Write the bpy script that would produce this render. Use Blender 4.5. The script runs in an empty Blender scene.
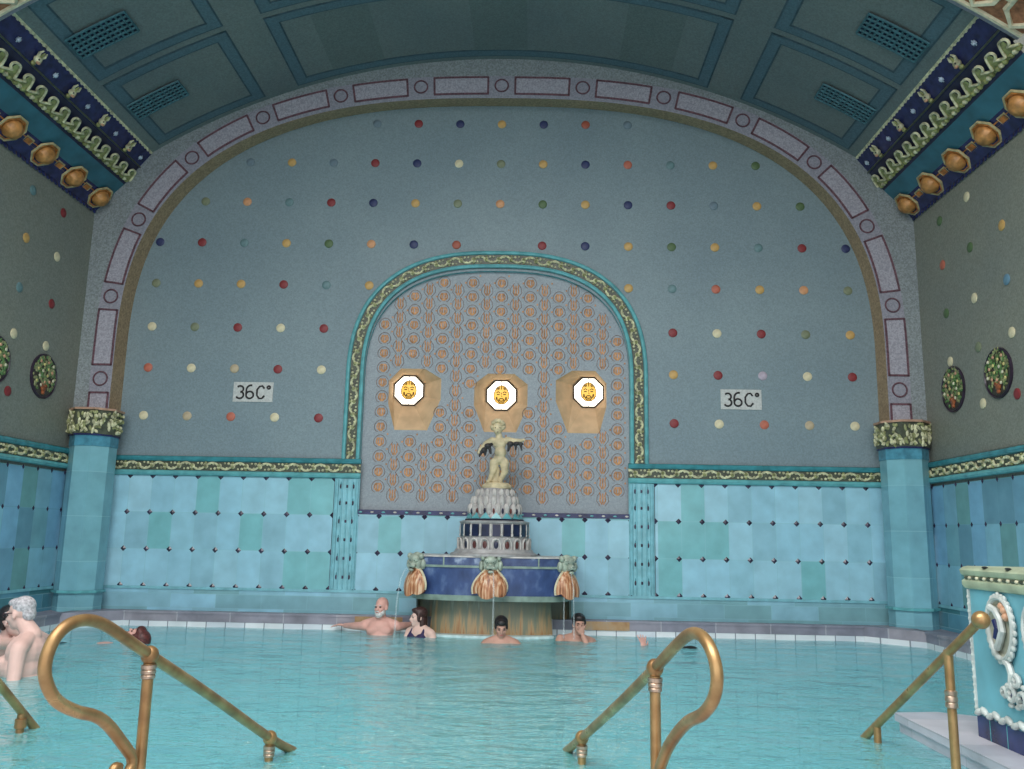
import bpy, math, random
from mathutils import Vector, Matrix, Euler, noise
from mathutils.geometry import tessellate_polygon
random.seed(7)
PI = math.pi
sc = bpy.context.scene
col = sc.collection

# ------------------------------------------------------------------ camera, world, light, exposure
CAM = Vector((0.477, -10.4, 1.093))
def set_camera():
    p, y, r = math.radians(10.17), math.radians(-1.54), math.radians(1.09)
    cp, sp, cy, sy = math.cos(p), math.sin(p), math.cos(y), math.sin(y)
    F = Vector((sy*cp, cy*cp, sp)); rt = Vector((cy, -sy, 0)); up = rt.cross(F)
    RT = math.cos(r)*rt + math.sin(r)*up; UP = -math.sin(r)*rt + math.cos(r)*up
    m = Matrix((RT, UP, -F)).transposed().to_4x4(); m.translation = CAM
    cd = bpy.data.cameras.new('camera'); cam = bpy.data.objects.new('camera', cd)
    cd.sensor_width = 36; cd.lens = 848.8*36/1024; cd.clip_start = 0.05; cd.clip_end = 200
    cam.matrix_world = m; col.objects.link(cam); sc.camera = cam
set_camera()
w = bpy.data.worlds.new('daylight'); sc.world = w; w.use_nodes = True
bg = w.node_tree.nodes['Background']; bg.inputs[0].default_value = (0.95, 0.98, 1.0, 1); bg.inputs[1].default_value = 1.5
sc.view_settings.view_transform = 'Standard'; sc.view_settings.look = 'None'
sc.view_settings.gamma = 1; sc.view_settings.use_curve_mapping = False
sc.view_settings.exposure = 0.24
def area(name, loc, target, sx, sy, power, color):
    l = bpy.data.lights.new(name, 'AREA'); l.shape = 'RECTANGLE'; l.size = sx; l.size_y = sy
    l.energy = power; l.color = color
    o = bpy.data.objects.new(name, l); o.location = loc
    o.rotation_euler = (Vector(target)-Vector(loc)).to_track_quat('-Z', 'Y').to_euler(); col.objects.link(o)
    return o
# daylight of the glazed roof over the deck behind the bather's bay
area('skylight', (-1.6, -9.0, 8.2), (-.6, -5.0, 0), 8.0, 4.0, 700, (1.0, 0.98, 0.95))

# ------------------------------------------------------------------ materials
def srgb(r, g, b):
    f = lambda c: (c/255/12.92 if c/255 <= .04045 else ((c/255+.055)/1.055)**2.4)
    return (f(r), f(g), f(b), 1)
class NT:
    def __init__(s, name):
        s.m = bpy.data.materials.new(name); s.m.use_nodes = True; s.t = s.m.node_tree
        s.b = s.t.nodes['Principled BSDF']; s.out = s.t.nodes['Material Output']
    def n(s, typ, **kw):
        x = s.t.nodes.new(typ)
        for k, v in kw.items():
            if k.startswith('i_'): x.inputs[int(k[2:])].default_value = v
            else: setattr(x, k, v)
        return x
    def l(s, a, b): s.t.links.new(a, b)
    def math(s, op, a, b=None, c=None):
        x = s.n('ShaderNodeMath', operation=op)
        for i, v in enumerate((a, b, c)):
            if v is None: continue
            if isinstance(v, (int, float)): x.inputs[i].default_value = v
            else: s.l(v, x.inputs[i])
        return x.outputs[0]
    def mix(s, f, a, b, mode='MIX'):
        x = s.n('ShaderNodeMix', data_type='RGBA', blend_type=mode)
        for i, v in ((0, f), (6, a), (7, b)):
            if isinstance(v, (int, float, tuple)): x.inputs[i].default_value = v
            else: s.l(v, x.inputs[i])
        return x.outputs[2]
    def ramp(s, f, stops, const=False):
        x = s.n('ShaderNodeValToRGB'); s.l(f, x.inputs[0]); e = x.color_ramp.elements
        if const: x.color_ramp.interpolation = 'CONSTANT'
        while len(e) < len(stops): e.new(.5)
        for i, (p, c) in enumerate(stops): e[i].position = p; e[i].color = c
        return x.outputs[0]
    def coord(s): return s.n('ShaderNodeTexCoord').outputs['Object']
    def noise(s, scale, detail=3, vec=None):
        x = s.n('ShaderNodeTexNoise'); x.inputs['Scale'].default_value = scale; x.inputs['Detail'].default_value = detail
        s.l(vec if vec is not None else s.coord(), x.inputs['Vector']); return x.outputs[0]
    def bump(s, h, strength, dist=.01):
        x = s.n('ShaderNodeBump'); x.inputs['Strength'].default_value = strength; x.inputs['Distance'].default_value = dist
        s.l(h, x.inputs['Height']); s.l(x.outputs[0], s.b.inputs['Normal'])
    def base(s, c):
        if isinstance(c, tuple): s.b.inputs['Base Color'].default_value = c
        else: s.l(c, s.b.inputs['Base Color'])
    def fin(s, rough, metal=0, spec=.5):
        s.b.inputs['Roughness'].default_value = rough; s.b.inputs['Metallic'].default_value = metal
        s.b.inputs['Specular IOR Level'].default_value = spec; return s.m

def plain(name, c, rough=.5, metal=0, var=.12, scale=14, bump=0, spec=.5):
    t = NT(name); n = t.noise(scale)
    d = tuple(x*(1-var*2) for x in c[:3])+(1,); e = tuple(min(1, x*(1+var*2)) for x in c[:3])+(1,)
    t.base(t.ramp(n, [(.3, d), (.7, e)]))
    if bump: t.bump(t.noise(scale*3), bump, .004)
    return t.fin(rough, metal, spec)
def mosaic(name, c, c2, scale=48, jit=.22, rough=.45, spec=.35, patch=.7):
    """small tesserae: every cell a slightly different shade, with larger clouded patches"""
    t = NT(name); co = t.coord()
    v = t.n('ShaderNodeTexVoronoi'); v.inputs['Scale'].default_value = scale; t.l(co, v.inputs['Vector'])
    bw = t.n('ShaderNodeRGBToBW'); t.l(v.outputs['Color'], bw.inputs[0])
    big = t.noise(patch, 3, co)
    base = t.mix(t.ramp(big, [(.3, (0, 0, 0, 1)), (.7, (1, 1, 1, 1))]), c, c2)
    lo, hi = 1-jit, 1+jit
    base = t.mix(1.0, base, t.ramp(bw.outputs[0], [(.2, (lo, lo, lo, 1)), (.8, (hi, hi, hi, 1))]), 'MULTIPLY')
    t.base(base); t.bump(v.outputs['Distance'], .25, .004)
    return t.fin(rough, 0, spec)
def tiles(name, axis, cw, ch, ox, oz, cols, rough=.22, grout=None, gw=.006, brick=0, cloud=.14):
    """glazed tiles cw x ch metres, laid along `axis` and z, each one its own glaze"""
    t = NT(name); sep = t.n('ShaderNodeSeparateXYZ'); co = t.coord(); t.l(co, sep.inputs[0])
    a = t.math('DIVIDE', t.math('SUBTRACT', sep.outputs[axis], ox), cw)
    b = t.math('DIVIDE', t.math('SUBTRACT', sep.outputs[1 if axis == 0 and ch < 0 else 2], oz), abs(ch))
    fb = t.math('FLOOR', b)
    if brick: a = t.math('ADD', a, t.math('MULTIPLY', fb, brick))
    fa = t.math('FLOOR', a)
    cmb = t.n('ShaderNodeCombineXYZ'); t.l(fa, cmb.inputs[0]); t.l(fb, cmb.inputs[1])
    wn = t.n('ShaderNodeTexWhiteNoise'); wn.noise_dimensions = '3D'; t.l(cmb.outputs[0], wn.inputs['Vector'])
    k = len(cols); base = t.ramp(wn.outputs['Value'], [(i/k, c) for i, c in enumerate(cols)], True)
    cl = t.noise(5, 4, co)
    base = t.mix(1.0, base, t.ramp(cl, [(.25, (1-cloud,)*3+(1,)), (.75, (1+cloud,)*3+(1,))]), 'MULTIPLY')
    xa = t.math('ABSOLUTE', t.math('SUBTRACT', t.math('FRACT', a), .5)); xb = t.math('ABSOLUTE', t.math('SUBTRACT', t.math('FRACT', b), .5))
    ga = t.math('GREATER_THAN', xa, .5-gw/cw/2); gb = t.math('GREATER_THAN', xb, .5-gw/abs(ch)/2)
    g = t.math('MAXIMUM', ga, gb)
    if grout: base = t.mix(t.math('MULTIPLY', g, .7), base, grout)
    t.base(base); t.bump(t.math('SUBTRACT', t.math('MULTIPLY', cl, .4), g), .3, .003)
    return t.fin(rough)

S = srgb
BLUE_TILE = [S(150,196,212), S(144,192,210), S(156,200,216), S(138,184,200), S(148,196,214), S(120,182,188), S(152,200,218), S(142,190,206)]
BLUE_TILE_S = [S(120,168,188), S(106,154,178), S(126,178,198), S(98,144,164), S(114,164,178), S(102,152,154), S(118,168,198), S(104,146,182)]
GROUT = S(140,190,200)
MT = {}
MT['wall'] = mosaic('blue_grey_mosaic', S(120,138,146), S(130,147,153), scale=60, jit=.09)
MT['wall_side'] = mosaic('green_grey_mosaic', S(124,130,124), S(134,136,124), scale=60, jit=.13)
MT['rib'] = mosaic('sparkling_blue_mosaic', S(132,140,144), S(138,146,148), scale=60, jit=.2)
MT['lilac'] = mosaic('lilac_mosaic', S(142,142,154), S(148,148,158), scale=60, jit=.14)
MT['lilac_light'] = mosaic('pale_lilac_mosaic', S(156,154,164), S(162,160,170), scale=60, jit=.18)
MT['maroon'] = mosaic('maroon_mosaic', S(110,78,86), S(98,70,80), scale=50, jit=.3)
MT['bronze'] = mosaic('bronze_mosaic', S(172,146,116), S(158,134,106), scale=50, jit=.22, rough=.6)
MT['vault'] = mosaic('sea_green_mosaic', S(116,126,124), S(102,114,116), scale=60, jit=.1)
MT['vault_band'] = mosaic('blue_band_mosaic', S(86,112,122), S(78,104,116), scale=60, jit=.12)
MT['vault_line'] = plain('dark_teal_line', S(62,84,94), .6)
MT['niche'] = mosaic('niche_blue_mosaic', S(150,158,164), S(142,152,160), scale=60, jit=.09)
MT['ringline'] = plain('brown_grey_line', S(132,112,106), .5, 0, .15, 30)
MT['copper'] = plain('copper_lustre', S(184,132,88), .45, 0, .2, 30)
MT['tile_x'] = tiles('glazed_tile_back', 0, .281, .441, -4.48, .43, BLUE_TILE, grout=GROUT)
MT['tile_n'] = tiles('glazed_tile_niche', 0, .277, .441, -1.66, .43, BLUE_TILE, grout=GROUT)
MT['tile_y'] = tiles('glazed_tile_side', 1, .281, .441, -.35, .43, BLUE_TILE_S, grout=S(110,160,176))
MT['low_x'] = tiles('plinth_tile_back', 0, .55, .16, 0, .19, [S(126,172,184), S(138,186,202), S(122,168,176), S(144,194,214)], grout=GROUT, brick=.5)
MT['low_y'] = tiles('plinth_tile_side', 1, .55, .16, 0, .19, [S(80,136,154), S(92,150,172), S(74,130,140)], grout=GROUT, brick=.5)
MT['turq'] = plain('turquoise_glaze', S(96,166,172), .25, 0, .1, 10, .1)
MT['turq_l'] = plain('light_turquoise_glaze', S(124,182,194), .25, 0, .08, 10, .1)
MT['turq_d'] = plain('deep_turquoise_glaze', S(58,132,142), .25, 0, .12, 10, .1)
MT['pier'] = tiles('column_tile', 0, 5, .52, 0, .2, [S(122,176,188), S(117,170,184), S(124,178,192), S(116,168,180)], grout=S(146,196,204), gw=.006)
MT['pier_top'] = plain('mid_blue_glaze', S(74,138,160), .25)
MT['vine'] = plain('cream_olive_glaze', S(198,196,160), .35, 0, .25, 22)
MT['vine_g'] = plain('olive_glaze', S(138,142,98), .35, 0, .25, 22)
MT['dark_olive'] = plain('dark_olive_glaze', S(72,78,64), .4, 0, .2, 20)
MT['navy'] = plain('navy_glaze', S(38,44,88), .25, 0, .2, 12)
MT['navy_dk'] = plain('dark_navy_glaze', S(30,34,62), .3, 0, .2, 12)
MT['stud'] = plain('plum_stud_glaze', S(50,44,66), .2, 0, .3, 3)
MT['salmon'] = plain('salmon_rim', S(176,140,118), .5)
MT['gold'] = plain('gilded_ceramic', S(184,130,74), .4, .1, .2, 16)
MT['gold_r'] = plain('amber_ceramic', S(190,120,60), .35, .2, .25, 16)
MT['cream'] = plain('cream_glaze', S(206,200,172), .35, 0, .12, 14, .1)
MT['sand'] = plain('sandstone_reveal', S(206,176,140), .8, 0, .06, 7, .1)
MT['stone'] = tiles('grey_ledge_stone', 0, .62, .3, .1, 0, [S(138,136,148), S(128,128,142), S(146,142,152)], rough=.5, grout=S(176,176,184), gw=.012, cloud=.3)
MT['stone_y'] = tiles('grey_ledge_stone_side', 1, .62, .3, .1, 0, [S(138,136,148), S(128,128,142), S(146,142,152)], rough=.5, grout=S(176,176,184), gw=.012, cloud=.3)
MT['white_x'] = tiles('white_waterline_tile', 0, .225, .3, .1, -.1, [S(212,218,222), S(222,226,230), S(205,212,220)], grout=S(70,80,96), gw=.012, cloud=.08)
MT['white_y'] = tiles('white_waterline_tile_side', 1, .225, .3, .1, -.1, [S(212,218,222), S(222,226,230), S(205,212,220)], grout=S(70,80,96), gw=.012, cloud=.08)
MT['pool'] = tiles('pool_floor_tile', 0, .25, -.25, 0, 0, [S(150,208,212), S(140,200,206), S(158,214,218)], grout=S(190,225,228), gw=.01, cloud=.1)
MT['brass'] = None
def brass():
    t = NT('worn_brass'); n = t.noise(9, 5)
    t.base(t.ramp(n, [(.25, S(126,92,62)), (.5, S(166,130,86)), (.75, S(198,164,114))]))
    r = t.ramp(n, [(.3, (.42,)*3+(1,)), (.7, (.26,)*3+(1,))]); t.l(r, t.b.inputs['Roughness'])
    t.bump(t.noise(60), .06, .002)
    t.b.inputs['Metallic'].default_value = .6; return t.m
MT['brass'] = brass()
MT['copper_joint'] = plain('tinned_copper_collar', S(190,166,146), .35, .9, .15, 25, .05)
MT['marble'] = tiles('grey_marble', 1, .62, .5, -5.2, -.4, [S(186,186,196), S(178,180,190), S(192,190,198)], rough=.4, grout=S(150,150,158), gw=.006, cloud=.14)
MT['text'] = plain('black_mosaic_letter', S(34,32,34), .6)
MT['signw'] = mosaic('white_mosaic_sign', S(188,192,190), S(196,198,196), scale=60, jit=.1)
MT['block'] = plain('turquoise_block_tile', S(106,168,182), .3, 0, .1, 4, .08)
MT['block_navy'] = plain('navy_base_tile', S(44,56,104), .25, 0, .25, 6)
MT['cap'] = plain('pale_green_coping', S(168,178,150), .5, 0, .1, 10, .15)
MT['relief'] = plain('pale_relief_glaze', S(190,196,192), .3, 0, .12, 10)
MT['statue'] = plain('weathered_cream_stone', S(198,184,150), .7, 0, .18, 9, .3)
MT['statue_d'] = plain('dark_bronze_drapery', S(48,46,48), .5, 0, .2, 12, .3)
MT['cone'] = plain('grey_cream_ceramic', S(160,158,158), .45, 0, .16, 10, .1)
MT['cone_l'] = plain('pale_petal_ceramic', S(186,182,178), .4, 0, .14, 12)
MT['oxred'] = plain('ox_red_glaze', S(96,48,44), .3, 0, .2, 12)
MT['bowl'] = None
def streak(name, stops, sx=26, sz=2.2, rough=.3, axis_z=None):
    t = NT(name); mp = t.n('ShaderNodeMapping'); t.l(t.coord(), mp.inputs[0]); mp.inputs['Scale'].default_value = (sx, sx, sz)
    n = t.noise(1, 4, mp.outputs[0])
    f = n
    if axis_z:
        sep = t.n('ShaderNodeSeparateXYZ'); t.l(t.coord(), sep.inputs[0])
        z = t.n('ShaderNodeMapRange'); t.l(sep.outputs[2], z.inputs[0]); z.inputs[1].default_value = axis_z[0]; z.inputs[2].default_value = axis_z[1]
        f = t.math('ADD', t.math('MULTIPLY', n, .72), t.math('MULTIPLY', z.outputs[0], .30))
    t.base(t.ramp(f, stops)); t.bump(n, .35, .01)
    return t.fin(rough)
MT['bowl'] = streak('cobalt_glaze', [(.3, S(40,56,98)), (.52, S(58,78,126)), (.66, S(92,112,152)), (.78, S(165,178,200))], 7, 4)
MT['bowl_rim'] = streak('cobalt_rim_glaze', [(.3, S(44,58,98)), (.58, S(74,92,132)), (.72, S(150,165,190))], 9, 9)
MT['calcite'] = streak('ochre_calcite_stain', [(.20, S(84,60,40)), (.32, S(150,110,72)), (.40, S(160,134,98)), (.50, S(116,118,98)), (.66, S(100,112,98)), (.8, S(134,142,130))], 24, .9, .4, (.0, .42))
MT['fan'] = streak('rust_streaked_fan', [(.3, S(110,62,34)), (.48, S(184,124,86)), (.6, S(214,176,142)), (.75, S(226,206,184))], 40, 2, .4)
MT['lip'] = plain('grey_green_lip', S(128,148,138), .35, 0, .15, 8)
MT['rust_ledge'] = streak('rust_stained_ledge', [(.3, S(146,104,66)), (.5, S(172,140,102)), (.75, S(160,150,140))], 7, 5, .5)
MT['skin'] = plain('skin', S(214,178,168), .5, 0, .05, 6, 0, .3)
MT['skin_pale'] = plain('pale_skin', S(222,188,176), .5, 0, .05, 6, 0, .3)
MT['skin_tan'] = plain('tanned_skin', S(188,146,130), .5, 0, .05, 6, 0, .3)
MT['skin_pink'] = plain('flushed_skin', S(216,166,154), .5, 0, .06, 6, 0, .3)
MT['hair_grey'] = plain('grey_hair', S(178,174,178), .6, 0, .2, 60, .4)
MT['hair_white'] = plain('white_beard', S(206,204,202), .7, 0, .12, 60, .4)
MT['hair_brown'] = plain('dark_brown_hair', S(58,34,32), .45, 0, .3, 60, .4)
MT['hair_black'] = plain('black_hair', S(30,26,28), .45, 0, .3, 60, .4)
MT['hair_red'] = plain('auburn_hair', S(84,40,38), .5, 0, .3, 60, .4)
MT['eye'] = plain('dark_eye', S(36,26,24), .2)
MT['lips'] = plain('lips', S(172,104,98), .5)
MT['swim'] = plain('navy_swimsuit', S(46,38,78), .6, 0, .15, 20)
MT['swim_dk'] = plain('dark_trunks', S(28,34,48), .6)
MT['lens'] = plain('dark_spectacle_frame', S(70,40,42), .3)
def emit(name, c, s):
    t = NT(name); t.base(c); t.b.inputs['Emission Color'].default_value = c; t.b.inputs['Emission Strength'].default_value = s; return t.fin(.4)
MT['pane'] = emit('backlit_glass', S(255,246,226), 3.0)
MT['amber_glass'] = emit('backlit_amber_glass', S(222,172,70), .75)
MT['lead'] = plain('lead_line', S(66,46,22), .6)
MT['frame'] = plain('dark_window_frame', S(66,54,48), .6)
def disc_mat(n, c): return plain(n, c, .5, 0, .08, 20)
DC = {'r': ('dark red', S(132,48,52)), 'R': ('rust red', S(160,84,66)), 'n': ('navy blue', S(44,54,96)), 'y': ('ochre yellow', S(196,158,96)),
      'c': ('cream', S(214,204,170)), 'o': ('olive green', S(122,130,104)), 'g': ('green', S(84,108,72)), 't': ('faint teal', S(102,132,136)),
      's': ('faint slate', S(106,126,138)), 'p': ('orange', S(206,150,108)), 'k': ('coral', S(184,104,84)), 'a': ('tan', S(184,168,140)),
      'l': ('pale lilac', S(176,164,178)), 'b': ('pale blue', S(100,136,156))}
DM = {k: disc_mat('disc_glaze_'+v[0].replace(' ', '_'), v[1]) for k, v in DC.items()}

def water_mat():
    t = NT('cloudy_thermal_water'); t.t.nodes.remove(t.b)
    co = t.coord()
    mp = t.n('ShaderNodeMapping'); t.l(co, mp.inputs[0]); mp.inputs['Scale'].default_value = (1.5, 2.6, 1)
    n1 = t.noise(1.6, 4, mp.outputs[0]); n2 = t.noise(5, 3, mp.outputs[0])
    h = t.math('ADD', n1, t.math('MULTIPLY', n2, .3))
    bp = t.n('ShaderNodeBump'); bp.inputs['Strength'].default_value = .7; bp.inputs['Distance'].default_value = .13; t.l(h, bp.inputs['Height'])
    dif = t.n('ShaderNodeBsdfDiffuse'); dif.inputs[0].default_value = S(122,214,220); t.l(bp.outputs[0], dif.inputs['Normal'])
    tr = t.n('ShaderNodeBsdfTransparent'); tr.inputs[0].default_value = (.55, .86, .88, 1)
    gl = t.n('ShaderNodeBsdfGlossy'); gl.inputs['Roughness'].default_value = .10; t.l(bp.outputs[0], gl.inputs['Normal']); gl.inputs[0].default_value = (.95, .97, 1, 1)
    m1 = t.n('ShaderNodeMixShader'); m1.inputs[0].default_value = .25; t.l(dif.outputs[0], m1.inputs[1]); t.l(tr.outputs[0], m1.inputs[2])
    fr = t.n('ShaderNodeFresnel'); fr.inputs[0].default_value = 1.27; t.l(bp.outputs[0], fr.inputs['Normal'])
    m2 = t.n('ShaderNodeMixShader'); t.l(t.math('MINIMUM', t.math('MULTIPLY', fr.outputs[0], .9), .55), m2.inputs[0]); t.l(m1.outputs[0], m2.inputs[1]); t.l(gl.outputs[0], m2.inputs[2])
    t.l(m2.outputs[0], t.out.inputs[0]); return t.m
MT['water'] = water_mat()
def jet_mat():
    t = NT('falling_water'); t.base(S(225,238,242)); t.b.inputs['Alpha'].default_value = .16; return t.fin(.1)
MT['jet'] = jet_mat()

# ------------------------------------------------------------------ mesh builder
class MB:
    def __init__(s): s.v = []; s.f = []; s.mi = []; s.mats = []
    def m(s, mat):
        if mat not in s.mats: s.mats.append(mat)
        return s.mats.index(mat)
    def add(s, vs, fs, mat):
        k = len(s.v); s.v += [tuple(v) for v in vs]; i = s.m(mat)
        for f in fs: s.f.append(tuple(k+j for j in f)); s.mi.append(i)
    def quad(s, a, b, c, d, mat): s.add([a, b, c, d], [(0, 1, 2, 3)], mat)
    def grid(s, rows, mat, closed=False):
        n = len(rows[0]); vs = [p for r in rows for p in r]; fs = []
        for i in range(len(rows)-1):
            for j in range(n if closed else n-1):
                j2 = (j+1) % n; fs.append((i*n+j, i*n+j2, (i+1)*n+j2, (i+1)*n+j))
        s.add(vs, fs, mat)
    def box(s, lo, hi, mat, M=None):
        x0, y0, z0 = lo; x1, y1, z1 = hi
        vs = [Vector(p) for p in ((x0,y0,z0),(x1,y0,z0),(x1,y1,z0),(x0,y1,z0),(x0,y0,z1),(x1,y0,z1),(x1,y1,z1),(x0,y1,z1))]
        if M: vs = [M @ v for v in vs]
        s.add(vs, [(0,3,2,1),(4,5,6,7),(0,1,5,4),(1,2,6,5),(2,3,7,6),(3,0,4,7)], mat)
    def prism(s, outline, z0, z1, mat, caps=True, top_scale=None):
        n = len(outline); a = [(x, y, z0) for x, y in outline]; b = [(x, y, z1) for x, y in (top_scale or outline)]
        fs = [(i, (i+1) % n, n+(i+1) % n, n+i) for i in range(n)]
        if caps: fs += [tuple(range(n))[::-1], tuple(range(n, 2*n))]
        s.add(a+b, fs, mat)
    def tube(s, pts, r, mat, n=8, closed=False, caps=True, up=None):
        pts = [Vector(p) for p in pts]; m = len(pts); rows = []
        prev = None
        for i, p in enumerate(pts):
            a = pts[(i-1) % m] if (closed or i) else p; b = pts[(i+1) % m] if (closed or i < m-1) else p
            t = (b-a).normalized() if (b-a).length > 1e-9 else Vector((0,0,1))
            if prev is None:
                u = Vector((0,0,1)) if abs(t.z) < .9 else Vector((1,0,0)); u = (u - t*u.dot(t)).normalized()
            else:
                u = prev - t*prev.dot(t); u = u.normalized() if u.length > 1e-6 else Vector((1,0,0))
            prev = u; v = t.cross(u); rr = r[i] if isinstance(r, (list, tuple)) else r
            rows.append([p + rr*(math.cos(2*PI*k/n)*u + math.sin(2*PI*k/n)*v) for k in range(n)])
        if closed: rows.append(rows[0])
        s.grid(rows, mat, True)
        if caps and not closed:
            s.add(rows[0], [tuple(range(n))], mat); s.add(rows[-1], [tuple(range(n))[::-1]], mat)
    def lathe(s, c, prof, mat, n=32, a0=0, a1=2*PI, sx=1, sy=1):
        full = abs(a1-a0-2*PI) < 1e-6; k = n if full else n+1
        rows = [[(c[0]+r*sx*math.cos(a0+(a1-a0)*j/n), c[1]+r*sy*math.sin(a0+(a1-a0)*j/n), c[2]+z) for j in range(k)] for r, z in prof]
        s.grid(rows, mat, full)
    def ell(s, c, r, mat, R=None, nu=12, nv=8):
        c = Vector(c); rows = []
        if isinstance(r, (int, float)): r = (r, r, r)
        for i in range(nv+1):
            th = PI*i/nv
            row = []
            for j in range(nu):
                ph = 2*PI*j/nu; v = Vector((r[0]*math.sin(th)*math.cos(ph), r[1]*math.sin(th)*math.sin(ph), r[2]*math.cos(th)))
                if R: v = R @ v
                row.append(c+v)
            rows.append(row)
        s.grid(rows, mat, True)
    def poly(s, loops, mat, f=lambda a, b: (a, 0, b)):
        ls = [[Vector((a, b, 0)) for a, b in l] for l in loops]; tr = tessellate_polygon(ls)
        vs = [f(v.x, v.y) for l in ls for v in l]; s.add(vs, tr, mat)
    def build(s, name, parent=None, smooth=35, kind=None, label=None):
        me = bpy.data.meshes.new(name); me.from_pydata(s.v, [], s.f)
        for mm in s.mats: me.materials.append(mm)
        me.polygons.foreach_set('material_index', s.mi)
        if smooth:
            me.polygons.foreach_set('use_smooth', [True]*len(me.polygons)); me.update()
            me.set_sharp_from_angle(angle=math.radians(smooth))
        me.update()
        o = bpy.data.objects.new(name, me); col.objects.link(o)
        if parent: o.parent = parent
        if kind: o['kind'] = kind
        if label: o['label'] = label
        return o
def shift(o, loc):
    """give a world-space mesh object its origin at loc (keeps it in place)"""
    o.data.transform(Matrix.Translation(-Vector(loc))); o.location = loc; return o
def tag(o, label, cat, group=None, kind=None):
    o['label'] = label; o['category'] = cat
    if group: o['group'] = group
    if kind: o['kind'] = kind
    return o
def thing(name, loc, label, cat, group=None, rz=0):
    o = bpy.data.objects.new(name, None); col.objects.link(o); o.location = loc; o.rotation_euler = (0, 0, rz)
    o.empty_display_size = .1
    return tag(o, label, cat, group)
def child(mb, name, parent, world=True, **kw):
    """mb is in world coordinates unless world=False"""
    o = mb.build(name, parent, **kw)
    if world: o.matrix_parent_inverse = Matrix.LocRotScale(parent.location, parent.rotation_euler, None).inverted()
    return o
class Path:
    def __init__(s, pts, out):
        s.p = [Vector(p) for p in pts]; s.out = Vector(out); s.c = [0]
        for a, b in zip(s.p, s.p[1:]): s.c.append(s.c[-1]+(b-a).length)
        s.L = s.c[-1]
    def at(s, d):
        d = min(max(d, 0), s.L-1e-6); i = 0
        lo, hi = 0, len(s.c)-1
        while hi-lo > 1:
            m = (lo+hi)//2
            if s.c[m] <= d: lo = m
            else: hi = m
        i = lo; t = (d-s.c[i])/(s.c[i+1]-s.c[i]); p = s.p[i].lerp(s.p[i+1], t)
        def tg(k):
            a = s.p[max(k-1, 0)]; b = s.p[min(k+1, len(s.p)-1)]; return (b-a).normalized()
        tan = tg(i).lerp(tg(i+1), t).normalized(); return p, tan, s.out.cross(tan).normalized()
    def map(s, d, w, h=0):
        p, t, sd = s.at(d); return p + sd*w + s.out*h
    def band(s, mb, w0, w1, h0, h1, mat, n=None, d0=0, d1=None):
        """raised band between lateral offsets w0..w1, from depth h0 out to h1"""
        d1 = s.L if d1 is None else d1; n = n or max(2, int((d1-d0)/.12)); rows = []
        for i in range(n+1):
            d = d0+(d1-d0)*i/n; rows.append([s.map(d, w0, h0), s.map(d, w0, h1), s.map(d, w1, h1), s.map(d, w1, h0)])
        mb.grid(rows, mat)
    def roll(s, mb, w, r, h, mat, n=None, d0=0, d1=None, sides=8):
        d1 = s.L if d1 is None else d1; n = n or max(2, int((d1-d0)/.12))
        mb.tube([s.map(d0+(d1-d0)*i/n, w, h) for i in range(n+1)], r, mat, sides)
def supere(a, z0, rise, n, half=False, N=96, y=0):
    pts = []
    for i in range(N+1):
        th = PI*(1-i/N); c, s_ = math.cos(th), math.sin(th)
        pts.append((math.copysign(abs(c)**(2/n), c)*a, y, z0+abs(s_)**(2/n)*rise))
    return pts

def vine(mb, P, w0, half, pitch, d0=None, d1=None, h=.012, m1=None, m2=None):
    """scrolling vine relief: a wavy stem, a curled tendril and a leaf in every bay"""
    m1 = m1 or MT['vine']; m2 = m2 or MT['vine_g']
    d0 = 0 if d0 is None else d0; d1 = P.L if d1 is None else d1
    k = max(1, round((d1-d0)/pitch)); pt = (d1-d0)/k
    N = k*8
    mb.tube([P.map(d0+(d1-d0)*i/N, w0+half*.80*math.cos(PI*(i/8)), h) for i in range(N+1)], .0135, m1, 5)
    for i in range(k):
        c = d0+(i+.5)*pt; sg = 1 if i % 2 == 0 else -1
        pts = []
        for j in range(11):
            a = j/10*2.6*PI/2; r = half*.62*(1-.65*j/10)
            pts.append(P.map(c+r*math.cos(a+.8)*1.1, w0-sg*half*.15+sg*r*math.sin(a+.8), h))
        mb.tube(pts, .0125, m1, 4)
        p, t, sd = P.at(c); q = P.map(c, w0-sg*half*.15, h)
        mb.ell(q, .024, m2, None, 7, 5)
        for dd, ww, rr_ in ((-.3, .62, .017), (.3, .62, .017), (0, .8, .015), (-.15, .35, .014), (.42, -.5, .014), (-.42, -.7, .013)):
            mb.ell(P.map(c+dd*pt, w0+sg*half*ww, h), rr_, m1 if dd else m2, None, 6, 4)

# ------------------------------------------------------------------ setting: walls
W = 5.14; YF = -.3
ARCH = supere(4.70, 3.3, 3.40, 2.6)            # opening of the end arch
NO = supere(1.88, 3.0, 1.72, 2.6, N=48)         # outer edge of the niche border
NI = supere(1.655, 3.0, 1.43, 2.6, N=48)        # inner edge
niche2d = [(x, z) for x, y, z in NI]
b = MB()
outer = [(-4.85, 1.9), (-4.85, 6.9), (4.85, 6.9), (4.85, 1.9)]
poly = [(-4.85, 1.9), (-4.85, 6.9), (4.85, 6.9), (4.85, 1.9), (1.655, 1.9)] + [p for p in niche2d[::-1]] + [(-1.655, 1.9)]
b.poly([poly], MT['wall'])
b.box((-4.85, 0.0, -1.3), (-1.655, .12, 1.9), MT['wall']); b.box((1.655, 0.0, -1.3), (4.85, .12, 1.9), MT['wall'])
wall_back = b.build('wall_back', kind='structure')
rowz = dict(A=6.439, B=5.882, C=5.33, D=4.77, E=4.217, F=3.644, G=3.111, H=2.501)
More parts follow.
